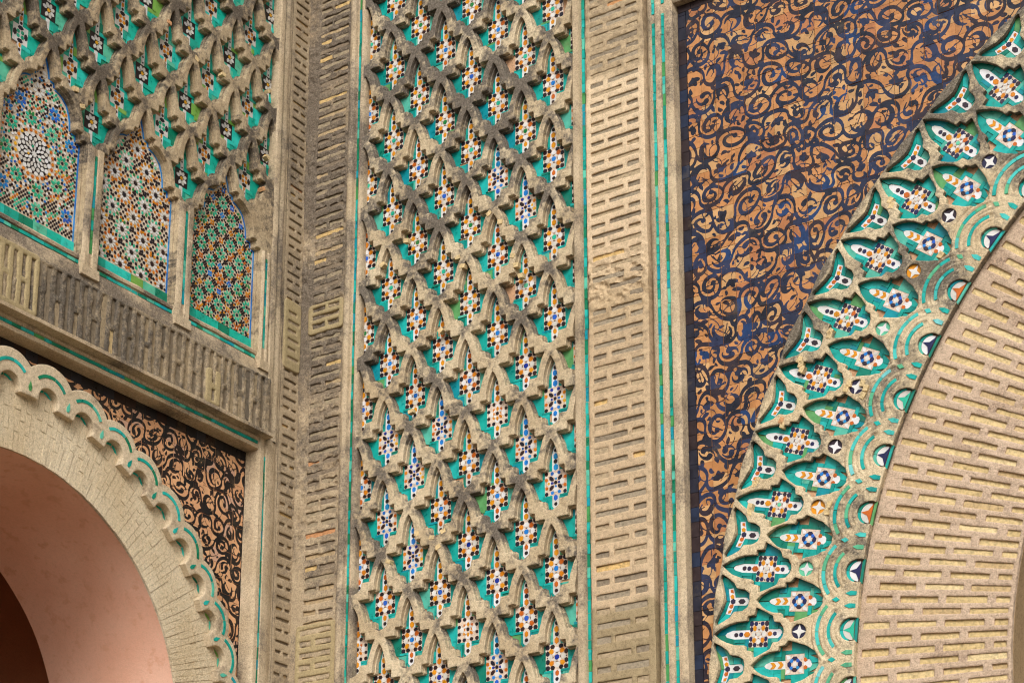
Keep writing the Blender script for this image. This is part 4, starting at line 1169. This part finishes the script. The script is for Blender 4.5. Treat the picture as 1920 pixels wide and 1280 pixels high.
# exposed small bricks along broken edges of the band
for (ang, r) in [(152.4, 3.745), (152.7, 3.73), (153.0, 3.715), (157.0, 3.72), (157.3, 3.71), (149.8, 3.655), (150.1, 3.65), (153.8, 3.36), (153.2, 3.36), (152.9, 3.385), (153.2, 3.45), (153.6, 3.455), (161.9, 3.76), (161.6, 3.75), (163.6, 3.755), (164.0, 3.75), (163.4, 3.36), (162.8, 3.355), (139.5, 3.72), (139.8, 3.70), (141.5, 3.33)]:
    x, z = AC[0] + r * math.cos(rad(ang)), AC[1] + r * math.sin(rad(ang))
    th.add('brick_chip', chipm[rng.randrange(4)], None, (x, .0215, z), math.pi / 2 - rad(ang) + rng.uniform(-.3, .3))

# ------------------------------------------------------------------ brick ring of the great arch
th = Thing('brick_arch', 'broad ring of radiating yellow bricks in raised mortar round the gateway opening', 'arch', 'F', (3.6, 0, 3.0))
def polar2(a, r): return AC[0] + r * np.cos(a / 2.8), AC[1] + r * np.sin(a / 2.8)
P2 = 1.14
sh = Sheet(rad(98) * 2.8, rad(190) * 2.8, R_IN, R_BRICK + .012, .005, 'b')
ang = 98.1 + .0; row = 0
while ang < 189.4:
    hh = P2 * .52
    segs_ = [(3.055, 2.885), (2.842, 2.668), (2.628, 2.452)] if row % 2 == 0 else [(3.118, 2.992), (2.955, 2.775), (2.738, 2.555), (2.515, 2.452)]
    for r1, r0 in segs_:
        r1 += rng.uniform(-.004, .004); r0 += rng.uniform(-.004, .004)
        a0_, a1_ = ang + rng.uniform(-.04, .04), ang + hh * rng.uniform(.85, 1.12)
        sh.cut_rect(rad(a0_) * 2.8, rad(a1_) * 2.8, r0, r1)
        rc, ac_ = (r0 + r1) / 2, (a0_ + a1_) / 2
        hgt = rad(a1_ - a0_) * rc
        x, z = AC[0] + rc * math.cos(rad(ac_)), AC[1] + rc * math.sin(rad(ac_))
        th.add('brick', unit_brick(BRICK_YEL), None, (x, -.018 - .0125 * rng.uniform(.6, 1.1) - .012, z), math.pi - rad(ac_), None, (r1 - r0 + .006, .024, hgt * 1.05))
    ang += P2; row += 1
me = sh.build('mortar', -.018, -.06, polar2, .0025, .005, .0024, .0015, 101, None, lambda a, b, c: np.clip((fbm(a, b, 5, 3, 3) - .55) * 2, 0, 1), 50, .002)[0]
th.add('mortar', me, MORTAR_RING)

# ------------------------------------------------------------------ bastion: lattice with the three mosaic arches
WL, HL = .330, .456
LW = [-2.012, -1.350, -.688]       # mosaic arch axes
LZB, LZT, LXR = 6.018, 8.95, -.325
WIN = [(0, 7.004), (.014, 6.985), (.027, 6.952), (.041, 6.908), (.048, 6.874), (.077, 6.872), (.082, 6.842), (.115, 6.834), (.134, 6.823), (.170, 6.790), (.190, 6.743), (.199, 6.707), (.202, 6.662), (.238, 6.662), (.241, 6.622), (.272, 6.622), (.272, 6.02)]
sh = Sheet(-3.05, LXR, LZB, LZT, .005)
cellsL = []
for j in range(-2, 9):
    z = 7.012 + .228 * j
    for i in range(-14, 9):
        x = -1.350 + WL * i + (WL / 2 if j % 2 == 0 else 0)
        if not (-3.1 < x < -.30): continue
        if j < 0:
            if j == -1 and any(abs(x - w) < .05 for w in LW + [-2.674]): continue
            if j == -2: continue
            if x > -.45: continue
        cellsL.append((x, z, i, j))
for x, z, i, j in cellsL:
    s = WL / WF
    sh.cut(wobble([(x + px * s, z + MED_DZ + pz) for px, pz in sym(CELL)], .02, .0010), .0055)
for w in LW + [-2.674]:
    sh.cut(resample([(w + x, z - (.0 if z > 6.1 else .05)) for x, z in sym(WIN)], .03))
th = Thing('lattice_panel', 'bastion panel of interlaced stepped arches rising above the three mosaic arches', 'panel', 'L', (-1.35, 0, LZB))
ccL = np.array([(c[0], c[1]) for c in cellsL] + [(xx, 6.33) for xx in (-2.343, -1.681, -1.019, -.37)])
def split_L(cx, cz): return np.argmin(np.abs(cx[:, None] - ccL[None, :, 0]) / WL + np.abs(cz[:, None] - .02 - ccL[None, :, 1]) / HL, 1)
ribs = sh.build('arch_rib', .054, -.012, None, .0020, .005, .0016, .0014, 13, split_L, node_grime(37, 6.3, 8.4, .95, (-1.35, 7.012 + MED_DZ + .042 + .228), WL, HL), 30, .002, None, 1.0, .006)
for l, me in ribs.items(): th.add('arch_rib', me, RIB_L)
th.add('backing', box_mesh('backing', -3.05, LXR, -.0135, -.003, LZB, LZT), GROUT)
mLq = med_mesh('medallion', 'quad', .048, .048, .0125, .172, .118, 2); mLq2 = med_mesh('medallion', 'quad', .048, .048, .0125, .172, .118, 5)
mLp = med_mesh('medallion', 'petal', .048, .048, .0125, .172, .118, 2)
tL = tile_meshes('glazed_tile', teal_set(.048, .048, .0125, .172, .118, .124, .022, -.055, .024, .216, .162, .010), TEAL_L)
for x, z, i, j in cellsL:
    if not in_view('L', x, 0, z, 80)[0] and z > 8.6: continue
    med = mLp if j % 2 else (mLq if rng.random() < .85 else mLq2)
    add_cell_tiles(th, med, tL, x, .0, z)
for (x, z) in [(-1.79, 6.80), (-1.84, 6.87), (-.40, 7.62), (-.39, 7.20), (-.42, 6.99), (-1.22, 7.60), (-1.00, 7.50), (-.78, 7.52)]:
    th.add('brick_chip', chipm[rng.randrange(4)], None, (x, .0465, z), rng.uniform(-.6, .6))

# ------------------------------------------------------------------ the three mosaic arches
MOSM = [GROUT, BLACKG, ORANGE, BLUEG, WHITE, GREENG, RUST, COBALT]
class Mosaic:
    def __init__(self, region, res=.0025):
        P = np.array(region); self.x0, self.z0 = P.min(0) - .01; x1, z1 = P.max(0) + .01; self.res = res
        self.xs = np.arange(self.x0, x1, res); self.zs = np.arange(self.z0, z1, res)
        X, Z = np.meshgrid(self.xs, self.zs); self.X, self.Z = X, Z
        self.free = poly_sd(X, Z, P) > .001; self.items = []
    def place(self, poly, mi, tol=.12, h=.0):
        P = np.array(poly); a, c = P.min(0); b, d = P.max(0)
        i0, i1 = np.searchsorted(self.xs, [a, b]); j0, j1 = np.searchsorted(self.zs, [c, d])
        if i1 <= i0 or j1 <= j0: return False
        w = (slice(j0, j1), slice(i0, i1)); m = poly_sd(self.X[w], self.Z[w], P) > -.0008
        n = m.sum()
        if n == 0 or (m & ~self.free[w]).sum() > tol * n: return False
        self.free[w] &= ~m
        self.items.append((poly, .002, .0045 + rng.uniform(0, .0008), mi, rnd())); return True
def petals(M, cx, cz, r, n, hl, hw, mi, rot=0.0):
    for i in range(n):
        a = rot + 2 * math.pi * i / n
        M.place(lozenge(cx + r * math.cos(a), cz + r * math.sin(a), hl, hw, a), mi() if callable(mi) else mi)
def fill(M, cols, s, r, ox, oz):
    """small set-in pieces on a regular net centred on the design"""
    for n, m, kx in ((8, 0, 0), (8, 1, .5)):
        for j in range(-40, 41):
            for i in range(-26, 27):
                x, z = ox + (i + kx) * s, oz + (j + kx) * s
                if M.xs[0] < x < M.xs[-1] and M.zs[0] < z < M.zs[-1]:
                    M.place(ngon(x, z, r, 6, 0 if (i + j) % 2 else .52), cols[int(_hash(np.array(float(abs(i) + 3)), np.array(float(j)), 3) * .999 * len(cols))], .10)
def mosaic_panel(w, style, label):
    th = Thing('mosaic_panel', label, 'mosaic', 'L', (w, 0, 6.02))
    out = [(w + x, z) for x, z in sym([(max(0, x - .016) if z < 6.99 else 0, z - .014 if x < .2 else z) for x, z in WIN])]
    out = [(x, max(z, 6.082)) for x, z in out]
    M = Mosaic(out)
    if style == 'grid8':      # eight-petal rosettes on a square net
        s = .152; ox, oz = w - .002, 6.335
        sites = [(ox + i * s / 2, oz + j * s / 2, i, j) for i in range(-4, 5) for j in range(-5, 8) if (i + j) % 2 == 0]
        for x, z, i, j in sites:
            ctr = (i == 0 and j == 0)
            mi = 6 if ctr else 5
            M.place(ngon(x, z, .0085, 8, .39), 1); petals(M, x, z, .0262, 8, .0128, .0066, mi, .39)
            petals(M, x, z, .0462, 8, .0075, .0062, 1, 0)
        for x, z, i, j in sites:
            for dx, dz in ((s / 2, 0), (0, s / 2)):
                cx, cz = x + dx, z + dz
                near = math.hypot(cx - ox, cz - oz) < .12 or cz > 6.64
                mi = 3 if near else rng.choice((2, 6))
                petals(M, cx, cz, .0115, 4, .0075, .0068, mi, .785 if (i + j) % 4 else 0)
                M.place(star(cx, cz, .006, 4, .5), 4)
        for x, z, i, j in sites:
            for a in range(4):
                an = math.pi / 4 + a * math.pi / 2
                M.place(star(x + .054 * math.cos(an), z + .054 * math.sin(an), .0145, 8, .55), 4, .25)
        fill(M, [1, 1, 1, 2, 1], s / 8, .0066, ox, oz)
    elif style == 'ten':       # ten-point stars set diagonally, turquoise and honey by turns
        s = .150; ox, oz = w, 6.40
        sites = [(ox + i * s / 2, oz + j * .098, i, j) for i in range(-5, 6) for j in range(-5, 8) if (i + j) % 2 == 0]
        for x, z, i, j in sites:
            M.place(star(x, z, .0155, 10, .55), 1)
            petals(M, x, z, .0265, 10, .0120, .0056, 4, .314)
            mi = 6 if (i + j) % 4 == 0 else 5
            petals(M, x, z, .0455, 10, .0098, .0066, (lambda: rng.choice((6, 2, 2))) if mi == 6 else 5, 0)
            petals(M, x, z, .0615, 10, .0098, .0074, 1, .314)
        fill(M, [1, 1, 1, 2], .025, .0072, ox, oz)
    else:                      # one great star with rings of rosettes
        ox, oz = w - .02, 6.43
        M.items.append((ngon(ox, oz, .100, 24), .001, .0026, 1, .3))
        M.place(star(ox, oz, .022, 8, .5), 4)
        rr = .034
        for k_, (n_, hl, hw, mi) in enumerate([(8, .0135, .0072, 4), (16, .0135, .0068, 4), (16, .0120, .0098, 4), (16, .0125, .0120, 4), (24, .0090, .0085, 6), (24, .0078, .0072, 4)]):
            petals(M, ox, oz, rr, n_, hl, hw, mi, math.pi / n_ * (k_ % 2)); rr += hl * 1.60 + .001
        ros = [(ox + .185 * math.cos(a), oz + .185 * math.sin(a), 5) for a in np.arange(8) * math.pi / 4 + .2]
        ros += [(w - .13, 6.68, 3), (w + .09, 6.70, 3), (w - .02, 6.78, 4), (w - .21, 6.60, 3), (w + .205, 6.58, 3), (w + .03, 6.88, 4), (w - .2, 6.2, 3), (w + .21, 6.2, 3), (w + .02, 6.15, 5)]
        for x, z, mi in ros:
            M.place(ngon(x, z, .0085, 8), 1); petals(M, x, z, .0262, 8, .0135, .0074, mi, .39); petals(M, x, z, .047, 8, .008, .0064, 1, 0)
            petals(M, x, z, .0610, 16, .0072, .0062, lambda: rng.choice((6, 4, 4, 5, 3)), .2)
        fill(M, [1, 1, 5, 1, 1, 6], .0245, .0070, ox, oz)
    me = prisms('mosaic', M.items)
    for m in MOSM: me.materials.append(m)
    th.add('mosaic', me, None, (0, 0, 0), kind='stuff')
    # pale ground of the mosaic
    ground = [(w + x, z) for x, z in sym([(x, z) for x, z in WIN])]
    gme = prisms('bed', [([(w - .274, 6.03), (w + .274, 6.03), (w + .274, 6.64), (w - .274, 6.64)], -.0028, .0016, 0, .5), ([(w - .205, 6.6402), (w + .205, 6.6402), (w + .19, 6.80), (w + .05, 6.87), (w + .04, 6.96), (w, 7.01), (w - .04, 6.96), (w - .05, 6.87), (w - .19, 6.80)], -.0028, .0016, 0, .5)])
    th.add('bed', gme, WHITE_BED)
    # blue edging strips
    half = [(x, z) for x, z in WIN]
    for s in (1, -1):
        run = []
        P = resample_open(half, .055)
        for (xa, za), (xb, zb) in zip(P[:-1], P[1:]):
            ln = math.hypot(xb - xa, zb - za)
            if ln < .004: continue
            nxn, nzn = (zb - za) / ln, -(xb - xa) / ln      # points inward on the right half
            i0, i1 = .002, .0135
            poly = [(w + s * (xa + nxn * i0), za + nzn * i0), (w + s * (xb + nxn * i0), zb + nzn * i0), (w + s * (xb + nxn * i1), zb + nzn * i1), (w + s * (xa + nxn * i1), za + nzn * i1)]
            th.add('edge_tile', prisms('edge_tile', [(poly, .001, .0052 + rng.uniform(0, .0006), 0, .5)]), BORDERBLUE)
    # turquoise foot tiles
    k = 6; L = .542 / k
    for i in range(k):
        x = w - .271 + (i + .5) * L
        th.add('foot_tile', prisms('foot_tile', [([(-L / 2 + .001, -.031), (L / 2 - .001, -.031), (L / 2 - .001, .031), (-L / 2 + .001, .031)], -.002, .0085, 0, .5)]), TEAL_L, (x, 0, 6.051), 0, tilt=(rng.uniform(-.02, .02), rng.uniform(-.02, .02)))
def resample_open(pts, step):
    out = [pts[0]]
    for p, q in zip(pts[:-1], pts[1:]):
        k = max(1, int(math.hypot(q[0] - p[0], q[1] - p[1]) / step))
        for i in range(1, k + 1): out.append((p[0] + (q[0] - p[0]) * i / k, p[1] + (q[1] - p[1]) * i / k))
    return out
WHITE_BED = stone_mat('mosaic_bed', (212, 196, 174), (202, 184, 160), (160, 140, 116), 1.0, -0.2, 0.15, 0.1)
mosaic_panel(LW[0], 'great', 'mosaic arch with one great white star ringed by blue and green rosettes')
mosaic_panel(LW[1], 'ten', 'mosaic arch of ten pointed black and white stars in honey and turquoise')
mosaic_panel(LW[2], 'grid8', 'mosaic arch of small green rosettes round one orange rosette with blue flowers')

# colonnettes between the mosaics
for n_, (xm, lab) in enumerate([((LW[0] + LW[1]) / 2, 'slim colonnette with a turquoise line between the great star and ten pointed star mosaics'), ((LW[1] + LW[2]) / 2, 'slim colonnette with a turquoise line between the ten pointed star and green rosette mosaics'), (-.377, 'slim end colonnette with a turquoise line beside the green rosette mosaic')]):
    th = Thing('colonnette', lab, 'column', 'L', (xm, .04, 5.93))
    w_ = .056 if n_ < 2 else .036
    th.add('shaft', profile_mesh('shaft', [(xm - w_, .03), (xm - w_ + .002, .058), (xm - w_ + .014, .066), (xm - .014, .064), (xm - .010, .0565), (xm + .010, .0565), (xm + .014, .064), (xm + w_ - .012, .066), (xm + w_ - .002, .058), (xm + w_, .03)], 5.955, 6.612, 'z', .04, .0025, 30 + n_, .2), MOULD)
    tile_line(th, xm, .014, .0575, 6.035, 6.57, TEALLINE)
    th.add('base', prisms('base', [([(xm - w_ - .004, 5.905), (xm + w_ + .004, 5.905), (xm + w_, 5.957), (xm - w_, 5.957)], .03, .071, 0, .5)]), MOULD)

# sill, frieze and cornice below them
th = Thing('sill', 'stone sill with a turquoise line under the three mosaic arches', 'sill', 'L', (-1.5, 0, 5.87))
th.add('stone', profile_mesh('stone', [(5.868, .03), (5.872, .060), (5.905, .056), (5.955, .046), (5.962, .034), (5.986, .034), (5.990, .044), (6.004, .046), (6.016, .036), (6.0175, .0)], -3.05, -.3305, 'x', .05, .004, 40, .45), MOULD)
for a, b in ((-3.05, -1.735), (-1.625, -1.073), (-.965, -.42)): tile_line(th, 5.974, .017, .0355, a, b, TEALLINE, True)

def frieze_pat(): return None
th = Thing('brick_frieze', 'projecting blackened frieze of upright bricks below the mosaic arches', 'frieze', 'L', (-1.5, .09, 5.53))
sh = Sheet(-3.05, -.322, 5.528, 5.868, .005, 'rtb')
x = -3.04; c = 0
while x < -.36:
    p = .060 * rng.uniform(.94, 1.06); w_ = p * .48
    slots = [(5.560, 5.845)] if c % 2 == 0 else [(5.560, 5.680), (5.715, 5.845)]
    for a, b in slots:
        xa = x + rng.uniform(-.003, .003); xb = xa + w_ * rng.uniform(.85, 1.15)
        za, zb = a + rng.uniform(-.006, .006), b + rng.uniform(-.006, .006)
        sh.cut_rect(xa, xb, za, zb, .004)
        th.add('brick', unit_brick(BRICK_DARK), None, ((xa + xb) / 2, .086 - .016 * rng.uniform(.5, 1.1) - .012, (za + zb) / 2), 0, None, (xb - xa + .004, .024, zb - za + .006))
    x += p; c += 1
gfr = lambda px, pz, fv: np.clip(.26 + .8 * np.clip((px + 2.2) / 1.2, -.3, .4) + 1.4 * (fbm(px, pz, 3, 4, 55) - .5) + .5 * (fbm(px, pz, 25, 3, 56) - .5), 0, 1.2)
th.add('mortar', sh.build('mortar', .086, .0, None, .005, .009, .005, .005, 111, None, gfr, 40, .008)[0], FRIEZE)
th.add('core', box_mesh('core', -3.05, -.334, -.0138, .058, 5.5345, 5.862), FRIEZE)
th.add('lower_fillet', profile_mesh('lower_fillet', [(5.5285, .03), (5.530, .094), (5.548, .096), (5.552, .086)], -3.05, -.300, 'x', .05, .002, 44, .1), MOULD)
# tan cement letters-like repairs on the frieze
cement_pat('L', -2.42, -2.02, 5.545, 5.862, .091, 'tan cement repair with upright slots at the open end of the frieze', [(-2.40 + .055 * i, -2.376 + .055 * i, 5.575, 5.69) if i % 2 else (-2.40 + .055 * i, -2.376 + .055 * i, 5.575, 5.835) for i in range(7)] + [(-2.345 + .11 * i, -2.321 + .11 * i, 5.72, 5.835) for i in range(3)])
cement_pat('L', -.845, -.735, 5.55, 5.745, .091, 'small H shaped tan cement repair near the end of the frieze', [(-.80, -.775, 5.57, 5.635), (-.80, -.775, 5.67, 5.76)])

th = Thing('cornice', 'pale stone cornice with a turquoise line above the black arabesque spandrel', 'cornice', 'L', (-1.5, 0, 5.455))
th.add('stone', profile_mesh('stone', [(5.4585, -.075), (5.457, .020), (5.462, .031), (5.482, .034), (5.487, .026), (5.505, .026), (5.509, .034), (5.526, .036), (5.5335, .030), (5.534, -.012)], -3.05, -.3525, 'x', .05, .002, 46, -.05), MOULD)
tile_line(th, 5.496, .0165, .0275, -3.05, -.36, TEALLINE, True)

# ------------------------------------------------------------------ scalloped moulding and brick ring of the small arch
CUSP = [117.5, 108, 98.8, 89.4, 79.9, 70.9, 62.6, 54.4, 46.2, 38.2, 30.6, 23.1, 15.8, 8.5, 1.2]
th = Thing('scalloped_moulding', 'scalloped plaster moulding with small niches and turquoise arcs round the small arch', 'moulding', 'L', (-1.0, 0, 3.6))
sh = Sheet(-2.75, -.352, 3.62, 5.40, .005)
sh.F[:] = -.02
rr_ = np.hypot(sh.X - LC[0], sh.Z - LC[1])
F = np.minimum(1.545 - rr_, .03)
lobes = []
for a0_, a1_ in zip(CUSP[:-1], CUSP[1:]):
    am = rad((a0_ + a1_) / 2); hwid = 1.585 * rad(a0_ - a1_) / 2
    lobes.append((LC[0] + 1.473 * math.cos(am), LC[1] + 1.473 * math.sin(am), am, hwid))
for lx, lz, am, hwid in lobes:
    F = np.maximum(F, np.minimum(.152 * (hwid / .109) ** .6 - np.hypot(sh.X - lx, sh.Z - lz), .03))
F = np.minimum(F, rr_ - 1.443)
for lx, lz, am, hwid in lobes:
    nx2, nz2 = LC[0] + 1.464 * math.cos(am), LC[1] + 1.464 * math.sin(am)
    F = np.minimum(F, np.hypot(sh.X - nx2, sh.Z - nz2) - .063)
    # straight sides of the niche towards the opening
    dx, dz = sh.X - LC[0], sh.Z - LC[1]; al = dx * math.cos(am) + dz * math.sin(am); tg = -dx * math.sin(am) + dz * math.cos(am)
    F = np.minimum(F, np.maximum(np.abs(tg) - .063, al - 1.464))
sh.F = F
cz_ = np.array([math.degrees(l[2]) for l in lobes])
def split_S(cx, cz): return np.argmin(np.abs(np.degrees(np.arctan2(cz - LC[1], cx - LC[0]))[:, None] - cz_[None]), 1)
for l, me in sh.build('scallop', .040, -.066, None, .0025, .006, .0015, .0014, 121, split_S, lambda a, b, c: np.clip((fbm(a, b, 5, 3, 9) - .62) * 3, 0, 1), 30, ledge=.35).items(): th.add('scallop', me, SCALLOP)
NB = [one('niche_tile', [(.002, -.030), (.036, -.022), (.034, .002), (.004, -.016)], TEAL_L, -.004, .002), one('niche_tile', [(-.002, -.030), (-.036, -.022), (-.034, .002), (-.004, -.016)], TEAL_L, -.004, .002),
      one('niche_tile', [(.0, -.006), (.010, .012), (0, .034), (-.010, .012)], TEAL_L, -.004, .002),
      one('niche_tile', arc_poly(.058, .009, rad(20), rad(86)), TEAL_L, -.004, .002), one('niche_tile', arc_poly(.058, .009, rad(94), rad(160)), TEAL_L, -.004, .002)]
SA = [one('arc_tile', arc_poly(.119, .016, rad(38), rad(80) - .02, 6), TEALLINE, -.006, .003), one('arc_tile', arc_poly(.119, .016, rad(80) + .01, rad(138), 7), TEALLINE, -.006, .003)]
LEAF = one('leaf_tile', [(0, .026), (.011, -.004), (.006, -.024), (-.006, -.024), (-.011, -.004)], TEALLINE, -.006, .003)
nb_back = prisms('niche_back', [([(x, max(z, -.024)) for x, z in ngon(0, 0, .068, 18) if z > -.05], -.02, -.002, 0, .5)]); nb_back.materials.append(SCALLOP)
for (lx, lz, am, hwid), c0 in zip(lobes, CUSP[1:]):
    rot = math.pi / 2 - am
    o = th.add('niche_back', nb_back, None, (LC[0] + 1.468 * math.cos(am), -.006, LC[1] + 1.468 * math.sin(am)), rot)
    for m_ in NB: th.add('niche_tile', m_, None, (0, 0, 0), 0, o)
    for m_ in SA: th.add('arc_tile', m_, None, (lx, .040, lz), rot)
    a = rad(c0); th.add('leaf_tile', LEAF, None, (LC[0] + 1.490 * math.cos(a), .040, LC[1] + 1.490 * math.sin(a)), math.pi / 2 - a + rng.uniform(-.1, .1))

th = Thing('brick_arch', 'ring of thin radiating plastered bricks round the pink arch opening', 'arch', 'L', (-1.2, 0, 3.5))
n_ = 80
aa = np.linspace(rad(125), rad(-12), n_)
V = np.array([(LC[0] + r * math.cos(a), .0022, LC[1] + r * math.sin(a)) for a in aa for r in (LR + .003, 1.50)])
q = np.array([[2 * i, 2 * i + 1, 2 * i + 3, 2 * i + 2] for i in range(n_ - 1)])
V2 = np.concatenate([V, V + np.array([0, .03, 0])])
th.add('mortar_bed', mesh_np('mortar_bed', V2, [(q, 0), (np.array([[2 * i + 2, 2 * i, 2 * n_ + 2 * i, 2 * n_ + 2 * i + 2] for i in range(n_ - 1)]), 0)], False), VOUSS)
ang = 124.0; row = 0
while ang > -10:
    da = 1.42 * rng.uniform(.92, 1.08)
    cutr = [LR, LR + .10, LR + .21, 1.485] if row % 2 else [LR, LR + .16, LR + .27, 1.485]
    for r0, r1 in zip(cutr[:-1], cutr[1:]):
        r0 += .002; r1 -= .002
        a0_, a1_ = rad(ang - da * .04), rad(ang - da * .96); skew = rng.uniform(-.0015, .0015)
        poly = [(LC[0] + r * math.cos(a), LC[1] + r * math.sin(a)) for r, a in ((r0, a0_), ((r0 + r1) / 2, a0_ + skew), (r1, a0_), (r1, a1_), ((r0 + r1) / 2, a1_ - skew), (r0, a1_))]
        th.add('brick', prisms('brick', [(poly, -.012, .0002 + rng.uniform(-.0018, .0022), 0, .5)]), VOUSS)
    ang -= da; row += 1

print('objects', len(bpy.data.objects), 'tris', sum(len(m.loops) - 2 * len(m.polygons) for m in bpy.data.meshes))
